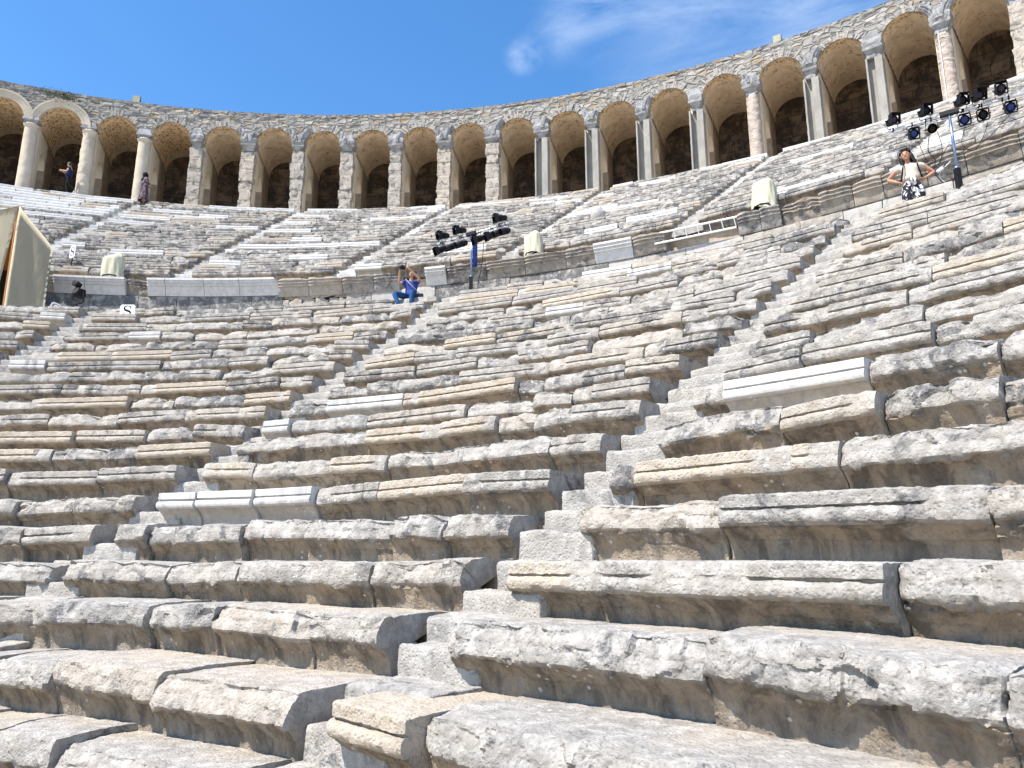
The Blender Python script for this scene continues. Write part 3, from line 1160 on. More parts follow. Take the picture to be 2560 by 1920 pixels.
stairway(0.317, 0, 'middle stairway of worn half-height stone steps rising to the seated man in blue')
stairway(0.709, 0, 'right stairway of worn half-height stone steps, widest and nearest in view', n0=-1)
stairway(-0.075, 0, 'left stairway of worn steps below the small white S sign')
stairway(1.10, 0, 'stairway of stone steps beyond the right edge of the photo')
for th_, lb in ((-0.4015, 'upper stairs behind the canvas booth at far left'), (-0.215, 'upper stairs ending beside the woman in a patterned robe'), (-0.0285, 'upper stairs of pale steps above the long white cornice at left'),
                (0.158, 'upper stairs behind the seated man in blue, rising to the arcade'), (0.3445, 'upper stairs behind the covered lamp beside the left light stand'),
                (0.531, 'upper stairs above the aluminium ladder on the wall'), (0.7175, 'upper stairs behind the woman with hands on hips')):
    stairway(th_, 1, lb, name='upper_stairway')

# ------------------------------------------------------------------ walkway and its wall
th_w = np.linspace(-0.6, 1.4, 120)
pw_ = np.array([(25.8, WALK_Z - .01), (26.2, WALK_Z), (27.0, WALK_Z), (28.0, WALK_Z)])
V = np.stack([pw_[None, :, 0] * np.sin(th_w)[:, None], pw_[None, :, 0] * np.cos(th_w)[:, None], np.repeat(pw_[None, :, 1], len(th_w), 0)], -1)
i0 = (np.arange(len(th_w) - 1)[:, None] * 4 + np.arange(3)[None, :]).ravel()
o = mesh_obj('path', V.reshape(-1, 3), np.stack([i0, i0 + 1, i0 + 5, i0 + 4], -1), M_STONE, stone=np.tile([.3, .1, 0, .2], (len(th_w) * 4, 1)), smooth_=False)
tag(o, kind='structure')

CPC = np.array([(0.8, 0), (.03, 0), (0.0, -.015), (-.004, -.12), (.035, -.135), (.035, -.15), (.03, -.26), (.075, -.275), (.075, -.29), (.07, -.40), (.12, -.415), (.12, -.43), (.16, -.62), (.20, -.80), (.22, -.86), (.8, -.86)])


def cornice(th0, th1, kind, seed, res=.05, zt=9.7, r0=27.38, hcut=1.0, slant=0.0):
    rng = np.random.default_rng(seed)
    cp = CPC.copy()
    cp[:, 1] *= hcut
    sl = np.hypot(*np.diff(cp, axis=0).T)
    idx = []
    for i, q in enumerate(sl):
        nn = max(1, int(round(q / (res * (1 if 0 < i < len(sl) - 1 else 6)))))
        idx += [i + j / nn for j in range(nn)]
    idx = np.array(idx + [len(sl)])
    ii = np.clip(idx.astype(int), 0, len(sl) - 1)
    fr = (idx - ii)[:, None]
    p = cp[ii] * (1 - fr) + cp[ii + 1] * fr
    L = (th1 - th0) * r0
    ns = max(5, int(L / res))
    s = np.linspace(.008, L - .008, ns)
    U = np.repeat(p[None, :, 0], ns, 0)
    Z = np.repeat(p[None, :, 1], ns, 0)
    if kind != 'W':
        de = np.minimum(s, L - s)
        ero = (.05 * (n1(s * 1.7 + seed, seed % 71, 4) + .3) + np.clip(1 - de / .2, 0, 1) ** 2 * .08)
        U = U + (ero[:, None] * np.clip(1 + p[:, 1] / .5, 0, 1)[None, :]) * (p[:, 0] < .5)[None, :]
        Z = Z - np.maximum(0, .10 * n1(s * 2.3 + 5, seed % 91, 4) + .02)[:, None] * (p[:, 1] > -.05)[None, :]
    if kind == 'B':
        U = U + .14 * (p[:, 0] < .5)[None, :] * np.clip(1 + p[:, 1] / .9, .2, 1)[None, :]
    th = th0 + s / r0
    if slant:
        th = th[:, None] + slant * (-p[:, 1] / .86)[None, :] * np.clip((s / L - .5) * 2, 0, 1)[:, None] / r0
    else:
        th = th[:, None] + 0 * U
    rad = r0 + U
    V = np.stack([rad * np.sin(th), rad * np.cos(th), zt + Z], -1)
    if kind != 'W':
        am = {'G': .02, 'C': .012, 'B': .10, 'R': .03}[kind]
        d = am * fbm(V * 4 + seed, seed, 4)
        V = V - np.stack([d * np.sin(th), d * np.cos(th), -d * .5], -1) * (p[:, 0] < .6)[None, :, None]
    npf = len(p)
    i0 = (np.arange(ns - 1)[:, None] * npf + np.arange(npf - 1)[None, :]).ravel()
    F = np.stack([i0, i0 + 1, i0 + npf + 1, i0 + npf], -1)
    allv, allf, base = [V.reshape(-1, 3)], [F], ns * npf
    for end, sg in ((0, -1), (ns - 1, 1)):
        ring = V[end]
        cen = ring.mean(0) * np.array([1.006, 1.006, 1])
        rv = np.concatenate([ring, cen + (ring - cen) * .5, cen + (ring - cen) * .02])
        j0 = (np.arange(2)[:, None] * npf + np.arange(npf - 1)[None, :]).ravel()
        f = np.stack([j0, j0 + 1, j0 + npf + 1, j0 + npf], -1)
        allv.append(rv)
        allf.append((f if sg > 0 else f[:, ::-1]) + base)
        base += len(rv)
    V = np.concatenate(allv)
    col = {'W': (.6, .9, 0, .15), 'C': (.8, 0, .1, .15), 'G': (.35, 0, .35, .6), 'B': (.5, 0, .6, .8), 'R': (.15, 0, .1, .8)}[kind]
    return V, np.concatenate(allf), np.tile(np.array(col), (len(V), 1))


wall = empty('walkway_wall', pol(27.6, 0.3, WALK_Z), 'long low stone wall with moulded cornice along the walkway between the seat tiers', 'wall')


def wpart(name, vft):
    o = block_obj(name, vft, parent=wall)
    o.location = Vector(o.location) - Vector(wall.location)
    return o


def u2t(u):
    return float(np.interp(u, [-600, 139, 521, 683, 1128, 1273, 1424, 1852, 2315, 2700], [-0.45, -0.158, .010, .082, .284, .355, .422, .588, .733, .84]))


CORN = [(-500, -200, 'G'), (-200, 60, 'R'), (60, 138, 'C'), (138, 212, 'W'), (212, 309, 'W'), (309, 363, 'B'), (363, 408, 'W'), (408, 505, 'W'), (505, 595, 'W'), (595, 684, 'Ws'),
        (692, 770, 'C'), (770, 855, 'C'), (855, 935, 'G'), (935, 1000, 'R'), (1066, 1118, 'W'), (1118, 1210, 'R'), (1210, 1300, 'G'), (1300, 1400, 'G'), (1400, 1475, 'G'), (1475, 1577, 'W'), (1577, 1660, 'G'),
        (1838, 1900, 'R'), (1900, 1958, 'R'), (1958, 2063, 'B'), (2063, 2150, 'G'), (2150, 2225, 'C'), (2225, 2330, 'G'), (2330, 2430, 'R'), (2430, 2560, 'G'), (2560, 2700, 'R')]
for i, (u0, u1, kd) in enumerate(CORN):
    wpart('cornice_block', cornice(u2t(u0), u2t(u1), kd[0], 50 + i, slant=.45 if kd == 'Ws' else 0, hcut=.62 if 690 < u0 < 1000 else .60, zt=9.7 if not 690 < u0 < 1000 else 9.66))
# upright slabs below the cornice
rng = np.random.default_rng(5)
x = -0.45
while x < 0.86:
    L = rng.uniform(.8, 1.5) / 27.6
    u_mid = np.interp(x + L / 2, [-0.45, -.158, .010, .082, .284, .355, .422, .588, .733, .84], [-600, 139, 521, 683, 1128, 1273, 1424, 1852, 2315, 2700])
    rub = 690 < u_mid < 870
    if not rub:
        pale = 870 < u_mid < 1120 or 1500 < u_mid
        wpart('wall_slab', box_block(27.62 + rng.uniform(-.012, .012), 28.1, WALK_Z - .05, 9.17 + (0.12 if 870 < u_mid < 1066 and 0 else 0), x + .0002, x + L - .0002, rng.integers(1, 9999), .09, rough=.012,
                                     tone=.4 if pale else rng.uniform(.0, .15), white=.35 if pale and rng.random() < .5 else 0, dark=.35 if pale else 1.0, edge=.012))
    else:
        for zz in np.arange(WALK_Z, 9.1, .2):
            xx = x
            while xx < x + L:
                l2 = rng.uniform(.2, .45) / 27.6
                wpart('rubble_stone', box_block(27.66 + rng.uniform(-.04, .05), 28.05, zz, zz + rng.uniform(.17, .21), xx, xx + l2 - .0005, rng.integers(1, 9999), .06, rough=.05, tone=rng.uniform(.7, 1.0), dark=.15, edge=.035))
                xx += l2
    x += L

# ------------------------------------------------------------------ arcade
PH = 0.0611
P0 = -0.346
arc = empty('arcade', pol(R_ARC, 0.15, FLOOR_Z), 'curved stone arcade of round arches crowning the theatre under the blue sky', 'arcade')
AL = Vector(arc.location)
HWP = 0.31 / R_ARC            # half width of a pier (angle)
SPR = 22.55                   # springing height
NPI = list(range(-2, 21))


def ap(o):
    o.parent = arc
    o.location = Vector(o.location) - AL
    return o


def grid_obj(name, V, mat, uv=None, bare=None, smooth_=True):
    a, b = V.shape[:2]
    i0 = (np.arange(a - 1)[:, None] * b + np.arange(b - 1)[None, :]).ravel()
    F = np.stack([i0, i0 + 1, i0 + b + 1, i0 + b], -1)
    pv = V.reshape(-1, 3).mean(0)
    o = mesh_obj(name, V.reshape(-1, 3) - pv, F, mat, loc=tuple(pv), uv=None if uv is None else uv.reshape(-1, 2), bare=bare, smooth_=smooth_)
    return ap(o)


arng = np.random.default_rng(77)
for n in NPI[:-1]:
    ta, tb = P0 + PH * n, P0 + PH * (n + 1)
    oa, ob = ta + HWP, tb - HWP
    tm, hw = (oa + ob) / 2, (ob - oa) / 2
    rad = hw * R_ARC
    spr = SPR + arng.uniform(-.06, .06)
    # spandrel wall of one bay: from the arch curve up to the top
    tt = np.concatenate([np.linspace(ta, oa, 8, endpoint=False), tm - hw * np.cos(np.linspace(0, PI, 41)), np.linspace(ob, tb, 9)[1:]])
    dx = np.clip((tt - tm) / hw, -1, 1)
    low = np.where((tt <= oa + 1e-9) | (tt >= ob - 1e-9), spr - .02, spr + rad * np.sqrt(np.maximum(0, 1 - dx ** 2)))
    top = Z_TOP + 0.05 * n1(tt * 60, 5, 3)
    K = 26
    w = np.linspace(0, 1, K) ** 0.9
    Z = low[:, None] + (top - low)[:, None] * w[None, :]
    dd = 0.06 * fbm(np.stack([tt[:, None] * R_ARC * 2.6 + Z * 0, Z * 5.2, Z * 0], -1), 3, 4) * smooth(0, .2, w)[None, :]
    rr = R_ARC + .03 - dd
    V = np.stack([rr * np.sin(tt)[:, None], rr * np.cos(tt)[:, None], Z], -1)
    grid_obj('spandrel_wall', V, M_RUBBLE, np.stack([tt[:, None] * R_ARC + 0 * Z, Z], -1))
    # voussoirs
    plain = n in (-2, -1, 0)
    if plain:
        K2 = 40
        aa = np.linspace(0.0, PI, K2)
        prof = [(0.0, .06), (0.0, -.06), (.05, -.08), (.16, -.08), (.17, -.10), (.30, -.10), (.31, -.13), (.40, -.13), (.42, -.05), (.42, .06)]
        V = []
        for a_ in aa:
            row = []
            for pr_, po in prof:
                ra = rad + pr_ - .01
                row.append(pol(R_ARC + po, tm - math.cos(a_) * ra / R_ARC, spr + math.sin(a_) * ra))
            V.append(row)
        grid_obj('archivolt', np.array(V), M_CREAMCOL, smooth_=False)
    else:
        a_ = R_(6)
        parts = []
        rg = np.random.default_rng(300 + n)
        marble_side = rg.random() < .5
        vs, fs = [], []
        b0 = 0
        while a_ < PI - R_(7):
            da = rg.uniform(.055, .15)
            a2 = min(a_ + da, PI - R_(6))
            ln = rg.uniform(.16, .5)
            po = rg.uniform(-.01, .045)
            if rg.random() < .2:
                ln, po = .10, -.02
            g = .006
            q = []
            for (aa_, ex) in ((a_ + g, 0), (a2 - g, 0)):
                for ra in (rad - .005, rad + ln):
                    for o_ in (.03 - po, .12):
                        aj = aa_ + rg.uniform(-.012, .012)
                        q.append(pol(R_ARC + o_, tm - math.cos(aj) * ra / R_ARC, spr + math.sin(aj) * ra))
            vs += [list(x_) for x_ in q]
            for fc in ((0, 2, 6, 4), (0, 1, 3, 2), (4, 6, 7, 5), (2, 3, 7, 6), (0, 4, 5, 1)):
                fs.append([b0 + c_ for c_ in fc])
            b0 += 8
            a_ = a2
        vs = np.array(vs)
        pv = vs.mean(0)
        nf = len(fs)
        t4 = np.repeat(np.stack([rg.uniform(.05, .45, nf // 5), np.zeros(nf // 5), np.zeros(nf // 5), rg.uniform(.2, .9, nf // 5)], -1), 8, 0)
        ap(mesh_obj('voussoir_ring', vs - pv, np.array(fs), M_STONE, loc=tuple(pv), stone=t4, smooth_=False))
    # barrel vault
    K2, KD = 44, 30
    aa = np.linspace(-0.12, PI + .12, K2)
    dep = np.linspace(0.02, 3.7, KD)
    V = np.zeros((K2, KD, 3))
    UV = np.zeros((K2, KD, 2))
    for i, a_ in enumerate(aa):
        rs = 1.0 if 0 <= a_ <= PI else 1.0
        for j, d_ in enumerate(dep):
            jit = .03 * math.sin(i * 12.9 + j * 7.1 + n) if j < 4 else .012 * math.sin(i * 3.1 + j * 1.7)
            ra = rad * 1.0 + jit * (0 if j == 0 else 1) - (0.05 if d_ > .45 else 0)
            V[i, j] = pol(R_ARC + d_, tm - math.cos(a_) * ra / R_ARC, spr + math.sin(a_) * ra)
            UV[i, j] = (a_ * rad, d_)
    grid_obj('vault', V, M_VAULT, UV, bare=1.0 if n < 3 else 0.0)

# piers, pillars, capitals
def pier_mesh(th, seed):
    bm_ = bmesh.new()

    def slab(out, half):
        sides = []
        for sg in (-1, 1):
            sides.append([bm_.verts.new(pol(R_ARC + a_, th + sg * half / (R_ARC + a_), FLOOR_Z + z_ - .02) - AL) for a_, z_ in out])
        nn = len(out)
        bm_.faces.new(sides[0])
        bm_.faces.new(sides[1][::-1])
        for i in range(nn):
            bm_.faces.new((sides[0][i], sides[0][(i + 1) % nn], sides[1][(i + 1) % nn], sides[1][i]))
    a0, a1, zs, rise = .92, 2.18, 2.0, .85
    out = [(.36, 0), (a0, 0)]
    for q in np.linspace(PI, 0, 15):
        out.append(((a0 + a1) / 2 + math.cos(q) * (a1 - a0) / 2, zs + math.sin(q) * rise))
    out += [(a1, 0), (3.75, 0), (3.75, 4.0), (.36, 4.0)]
    slab(out, .325)
    return bm_


def inner_pier(th):
    bm_ = bmesh.new()
    hw_, a0_ = .36, 2.15
    vs_ = [[bm_.verts.new(pol(R_ARC + a_, th + sg * hw_ / (R_ARC + a_), FLOOR_Z + z_ - .02) - AL) for sg, a_ in ((-1, a0_), (1, a0_), (1, 3.6), (-1, 3.6))] for z_ in (0, 3.95)]
    bm_.faces.new(vs_[1])
    bm_.faces.new(vs_[0][::-1])
    for i in range(4):
        bm_.faces.new((vs_[0][i], vs_[0][(i + 1) % 4], vs_[1][(i + 1) % 4], vs_[1][i]))
    return bm_


def frame(th):
    """matrix: local x tangential, y outward radial, z up"""
    return Matrix(((math.cos(th), math.sin(th), 0), (-math.sin(th), math.cos(th), 0), (0, 0, 1)))


def rough_prism(rings, seed, amp, freq=3.0, seg=None):
    """stack of closed (x,y) rings at heights z -> grid verts with displacement, local coords"""
    V = []
    for pts, z in rings:
        V.append([(x_, y_, z) for x_, y_ in pts])
    V = np.array(V)
    c = V.mean(1, keepdims=True)
    dirs = V - c
    dirs[..., 2] = 0
    dirs /= np.linalg.norm(dirs, axis=-1, keepdims=True) + 1e-6
    V = V + dirs * (amp * fbm(V * freq + seed * 1.37, seed, 4))[..., None]
    return V


def ring_circle(rad, cx=0, cy=0, n=24):
    return [(cx + rad * math.cos(2 * PI * i / n), cy + rad * math.sin(2 * PI * i / n)) for i in range(n)]


def ring_rect(w, d, cy=0, m=6, bev=.03):
    pts = []
    cs = [(-w / 2, cy - d / 2), (w / 2, cy - d / 2), (w / 2, cy + d / 2), (-w / 2, cy + d / 2)]
    for (a, b) in zip(cs, cs[1:] + cs[:1]):
        pts += [(a[0] + (b[0] - a[0]) * j / m, a[1] + (b[1] - a[1]) * j / m) for j in range(m)]
    return pts


def prism_obj(name, V, th, r, mat, parent, stone=None, smooth_=True):
    a, b = V.shape[:2]
    Mx = np.array(frame(th))
    base = np.array(pol(r, th, FLOOR_Z))
    W = V.reshape(-1, 3) @ Mx.T
    i0 = (np.arange(a - 1)[:, None] * b + np.arange(b)[None, :]).ravel()
    i1 = (np.arange(a - 1)[:, None] * b + (np.arange(b)[None, :] + 1) % b).ravel()
    F = [list(q) for q in np.stack([i0, i1, i1 + b, i0 + b], -1)]
    F.append(list(range((a - 1) * b, a * b)))
    F.append(list(range(b))[::-1])
    o = mesh_obj(name, W, F, mat, loc=tuple(base), smooth_=smooth_, stone=None if stone is None else np.tile(stone, (len(W), 1)))
    if parent is arc:
        ap(o)
    else:
        o.parent = parent
        o.location = Vector(o.location) - AL - Vector(parent.location)
    return o


for n in NPI:
    th = P0 + PH * n
    bm_ = pier_mesh(th, n)
    o = bm_obj('pier', bm_, M_PLASTER, smooth_=False)
    o.parent = arc
    o = bm_obj('inner_pier', inner_pier(th), M_INNER, smooth_=False)
    o.parent = arc
    rg = np.random.default_rng(900 + n)
    H = (3.74 if n < 3 else 3.5 if n < 12 else 3.38) + rg.uniform(-.08, .08)
    shape = 'round' if n in (-2, -1, 0, 1, 2) else 'pink' if n in (14, 17) else 'post' if n in (10, 11, 12, 13, 15, 16, 19) else 'ashlar'
    if shape in ('round', 'pink'):
        hs_ = np.linspace(0, H, 60)
        rings = []
        for z_ in hs_:
            q = .33 - .035 * z_ / H
            if shape == 'round' and z_ > H - .13:
                q += .07 * smooth(H - .13, H - .05, z_)
            if shape == 'round' and z_ < .12:
                q += .05
            if shape == 'pink':
                q = .29 - .02 * z_ / H
            rings.append((ring_circle(q, 0, .22, 28), z_))
        V = rough_prism(rings, n + 40, .018 if shape == 'round' and n not in (1,) else .045, 4.0 if shape == 'round' and n != 1 else 8.0)
        sh = prism_obj('pillar', V, th, R_ARC, M_CREAMCOL if shape == 'round' else M_PINKCOL, arc)
        if n == 17:      # white cable and straps on the rough column
            bmc = bmesh.new()
            Fm = frame(th)
            b0 = pol(R_ARC, th, FLOOR_Z) - AL
            add_tube(bmc, [b0 + Fm @ Vector((-.12, -.10, .1)), b0 + Fm @ Vector((-.12, -.095, 1.8)), b0 + Fm @ Vector((-.12, -.07, 3.4))], .014, 6)
            for zz in (2.1, 3.1):
                add_tube(bmc, [b0 + Fm @ Vector((.30 * math.cos(a_), .22 + .30 * math.sin(a_), zz)) for a_ in np.linspace(PI, 2 * PI, 13)], .012, 6)
            o = bm_obj('cable_strap', bmc, M_WHITE)
            o.parent = arc
    elif shape == 'post':
        # restored post: recessed front between a thin left rib and a wide right rib
        pts = [(-.33, -.08), (-.26, -.08), (-.25, .22), (-.02, .24), (.02, -.04), (.31, -.04), (.33, .0), (.33, .45), (-.33, .45)]
        dense = []
        for (a, b) in zip(pts, pts[1:] + pts[:1]):
            m_ = max(1, int(math.hypot(b[0] - a[0], b[1] - a[1]) / .06))
            dense += [(a[0] + (b[0] - a[0]) * j / m_, a[1] + (b[1] - a[1]) * j / m_) for j in range(m_)]
        rings = [(dense, z_) for z_ in np.linspace(0, H, 50)]
        V = rough_prism(rings, n + 70, .014, 5.0)
        sh = prism_obj('pillar', V, th, R_ARC, M_CONC, arc, smooth_=False)
    else:
        # stacked worn ashlar blocks
        z_ = 0
        rings = []
        while z_ < H - .05:
            hb = min(rg.uniform(.4, .85), H - z_)
            wv = rg.uniform(.56, .72)
            dv = rg.uniform(.44, .56)
            for f_ in (0.0, .04, .1, .25, .45, .65, .85, .95, 1.0):
                e_ = .03 if f_ in (0.0, 1.0) else .01 if f_ in (.04, .95) else 0
                rings.append((ring_rect(wv - e_, dv - e_, .22, 8), z_ + f_ * hb))
            z_ += hb
        V = rough_prism(rings, n + 20, .075, 4.2)
        sh = prism_obj('pillar', V, th, R_ARC, M_STONE, arc, stone=(rg.uniform(.45, .9), 0, 0, .6), smooth_=True)
    # capital / impost block
    if n >= 3:
        hc = SPR - FLOOR_Z - H
        broken = rg.random() < .35 and n not in (17, 14)
        rings = []
        mid = rg.uniform(.42, .55)
        for z_, w_, d_ in ((0, mid, .42), (.06, mid + .02, .44), (hc * .35, mid - .03, .40), (hc * .48, mid + .06, .46), (hc * .66, .68, .58), (hc * .72, .78, .70), (hc * .95, .80, .72), (hc, .72, .62), (hc + .12, .80, .68), (hc + .24, .82, .70), (hc + .36, .66, .62), (hc + .62, .50, .56)):
            if broken:
                w_ *= .8
            rings.append((ring_rect(w_, d_, .20, 8), H + z_))
        V = rough_prism(rings, n + 90, .07, 4.5)
        cp_ = prism_obj('capital', V, th, R_ARC, M_MARBLE, sh, smooth_=False)
        # springer fragment of the lost marble archivolt
        if rg.random() < .8:
            side = 1 if rg.random() < .65 else -1
            for sd_ in ((1, -1) if rg.random() < .45 else (side,)):
                aend = rg.uniform(.45, .95)
                ta_ = th + sd_ * PH / 2
                hw = PH / 2 - HWP
                rad = hw * R_ARC
                rows_ = []
                prof = [(0.0, .10), (0.0, -.09), (.06, -.10), (.07, -.14), (.17, -.15), (.18, -.20), (.29, -.21), (.33, -.16), (.34, .10)]
                for a_ in np.linspace(0.02, aend, 12):
                    row = []
                    for pr_, po in prof:
                        ra = rad + pr_ * (1 - .25 * (a_ / aend) ** 3) - .02
                        aa_ = a_ + pr_ * .5 * (1 - a_ / aend) * 0
                        row.append(pol(R_ARC + po + .02 * math.sin(a_ * 23 + pr_ * 40), ta_ - sd_ * math.cos(aa_) * ra / R_ARC, SPR + .08 + math.sin(aa_) * ra))
                    rows_.append(row)
                rows_.append([sum((Vector(x_) for x_ in rows_[-1]), Vector()) / len(prof) + Vector((0, 0, .04)) for _ in prof])
                g_ = grid_obj('springer_stone', np.array(rows_), M_MARBLE, smooth_=False)
    else:
        hc = SPR - FLOOR_Z - H
        rings = [(ring_rect(w_, d_, .2, 8), H + z_) for z_, w_, d_ in ((0, .60, .56), (.10, .58, .54), (.12, .66, .6), (.22, .68, .62), (.26, .60, .56), (hc * .7, .58, .54), (hc * .75, .70, .62), (hc, .76, .66), (hc + .35, .50, .5))]
        V = rough_prism(rings, n + 90, .02, 4)
        prism_obj('capital', V, th, R_ARC, M_CREAMCOL if n < 0 else M_MARBLE, sh, smooth_=False)

# back wall of the gallery, roof and outer wall
tt = np.linspace(P0 - 2.4 * PH, P0 + 20.4 * PH, 200)
zz = np.linspace(FLOOR_Z - .1, Z_TOP - .3, 20)
rr = 45.55
V = np.stack([rr * np.sin(tt)[:, None] + 0 * zz, rr * np.cos(tt)[:, None] + 0 * zz, zz[None, :] + 0 * tt[:, None]], -1)
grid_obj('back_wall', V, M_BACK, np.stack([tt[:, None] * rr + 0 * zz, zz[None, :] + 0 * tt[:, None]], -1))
rs = np.array([R_ARC + .02, R_ARC + .0, R_ARC + .12, 43, 44.5, 46.8, 46.9, 46.9])
zs = np.array([Z_TOP - .12, Z_TOP + .02, Z_TOP + .07, Z_TOP + .06, Z_TOP + .06, Z_TOP + .05, Z_TOP, 10.0])
tt = np.linspace(P0 - 2.0 * PH, P0 + 20.0 * PH, 620)
jr = .05 * n1(tt * 90, 11, 3)
jz = .028 * n1(tt * 120, 12, 4)
V = np.stack([(rs[None, :] + jr[:, None]) * np.sin(tt)[:, None], (rs[None, :] + jr[:, None]) * np.cos(tt)[:, None], zs[None, :] + jz[:, None] * (np.arange(8) < 4)[None, :]], -1)
grid_obj('roof', V, M_RUBBLE, np.stack([tt[:, None] * R_ARC + 0 * rs, zs[None, :] + rs[None, :] + 0 * tt[:, None]], -1), smooth_=False)

# gallery threshold kerb of dark slabs at the left
kerb = empty('threshold_kerb', pol(41.75, -0.3, FLOOR_Z), 'grey worn kerb slabs along the gallery floor below the left columns', 'kerb')
rg = np.random.default_rng(8)
x = -0.44
while x < -0.215:
    L = rg.uniform(.9, 1.8) / 41.7
    o = block_obj('kerb_slab', box_block(41.58 + rg.uniform(-.03, .03), 42.3, FLOOR_Z - .12, FLOOR_Z + rg.uniform(.02, .1), x, min(x + L, -.213), rg.integers(1, 999), .1, rough=.03, tone=0, dark=1.0, edge=.05), parent=kerb)
    o.location = Vector(o.location) - Vector(kerb.location)
    x += L

# little shrubs rooted in the wall above the second arch
def tuft(th, z, seed, label):
    rg_ = np.random.default_rng(seed)
    vs, fs = [], []
    for i in range(260):
        c = np.array([rg_.normal(0, .45), -.10 - abs(rg_.normal(0, .08)), rg_.normal(0, .14)])
        for q in range(1):
            u_ = rg_.normal(0, 1, 3)
            u_ /= np.linalg.norm(u_)
            w_ = np.cross(u_, rg_.normal(0, 1, 3))
            w_ /= np.linalg.norm(w_)
            b0 = len(vs)
            vs += [c, c + u_ * .05 + w_ * .02, c + u_ * .10, c + u_ * .05 - w_ * .02]
            fs.append([b0, b0 + 1, b0 + 2, b0 + 3])
    Mx = np.array(frame(th))
    o = mesh_obj('wall_shrub', np.array(vs) @ Mx.T, np.array(fs), M_LEAF, loc=tuple(pol(R_ARC, th, z)), smooth_=False)
    return tag(o, label, 'shrub')


tuft(-0.318, 24.05, 1, 'dry green creeper growing in the wall joint above the left arches')

#--OBJECTS--
# ------------------------------------------------------------------ people
def skin_mesh(name, co, ed, rad, mat, parent, root=0, sub=2):
    me = bpy.data.meshes.new('tmp')
    me.from_pydata([tuple(c) for c in co], ed, [])
    o = bpy.data.objects.new('tmp', me)
    COL.objects.link(o)
    md = o.modifiers.new('s', 'SKIN')
    md.use_smooth_shade = True
    md.branch_smoothing = 0.6
    for i, v_ in enumerate(me.skin_vertices[0].data):
        r_ = rad[i]
        v_.radius = (r_, r_) if not isinstance(r_, tuple) else r_
        v_.use_root = (i == root)
    ms = o.modifiers.new('d', 'SUBSURF')
    ms.levels = ms.render_levels = sub
    dg = bpy.context.evaluated_depsgraph_get()
    dg.update()
    m2 = bpy.data.meshes.new_from_object(o.evaluated_get(dg))
    bpy.data.objects.remove(o)
    bpy.data.meshes.remove(me)
    m2.name = name
    m2.materials.clear()
    m2.materials.append(mat)
    m2.polygons.foreach_set('use_smooth', np.ones(len(m2.polygons), bool))
    r = bpy.data.objects.new(name, m2)
    COL.objects.link(r)
    if parent:
        r.parent = parent
    return r


class Skel:
    def __init__(s):
        s.co, s.ed, s.rad, s.ix = [], [], [], {}

    def v(s, name, co, rad, link=None):
        s.ix[name] = len(s.co)
        s.co.append(Vector(co))
        s.rad.append(rad)
        if link is not None:
            s.ed.append((s.ix[link], s.ix[name]))
        return s

    def hand(s, key, wrist, hand_, side, curl):
        d = (Vector(hand_) - Vector(wrist)).normalized()
        sd_ = Vector(side)
        sd_ = (sd_ - d * sd_.dot(d)).normalized()
        nrm = d.cross(sd_).normalized()
        p = Vector(hand_)
        s.v(key + 'palm', p, (.034, .020), key + 'wrist')
        for j, (off, ln) in enumerate(((-.026, .062), (-.009, .074), (.009, .070), (.026, .055))):
            b = p + d * .040 + sd_ * off
            s.v(key + 'k%d' % j, b, .0095, key + 'palm')
            m_ = b + (d * math.cos(curl) + nrm * math.sin(curl)) * ln * .5
            s.v(key + 'm%d' % j, m_, .0085, key + 'k%d' % j)
            s.v(key + 't%d' % j, m_ + (d * math.cos(2 * curl) + nrm * math.sin(2 * curl)) * ln * .5, .007, key + 'm%d' % j)
        b = p - d * .005 - sd_ * .034
        s.v(key + 'th0', b, .012, key + 'palm')
        s.v(key + 'th1', b + (d * .75 - sd_ * .5 + nrm * .4).normalized() * .05, .009, key + 'th0')

    def build(s, name, mat, parent, root=None, sub=2):
        return skin_mesh(name, s.co, s.ed, s.rad, mat, parent, s.ix.get(root, 0), sub)


def add_head(o, hd, rt, fwd, up):
    # skull with chin, nose and ears, merged into the body mesh
    bm = bmesh.new()
    bm.from_mesh(o.data)
    B = Matrix((rt, fwd, up)).transposed().to_4x4()
    r = bmesh.ops.create_uvsphere(bm, u_segments=28, v_segments=20, radius=1.0)
    for v in r['verts']:
        x, y, z = v.co
        k = 1 - .30 * max(0, -z) ** 1.5
        c = Vector((x * .077 * k, y * (.094 if y < 0 else .090) * (1 - .10 * max(0, -z)) + (.012 if z < -.4 and y > 0 else 0), z * .118))
        v.co = Matrix.Translation(hd) @ B @ c
    for (c, sc) in (((0, .094, -.018), (.014, .020, .026)), ((.079, -.004, -.01), (.010, .020, .030)), ((-.079, -.004, -.01), (.010, .020, .030)), ((0, .082, -.088), (.026, .018, .016))):
        bmesh.ops.create_uvsphere(bm, u_segments=10, v_segments=8, radius=1.0, matrix=Matrix.Translation(hd) @ B @ Matrix.Translation(c) @ Matrix.Diagonal((*sc, 1)))
    for f in bm.faces:
        f.smooth = True
    bm.to_mesh(o.data)
    bm.free()


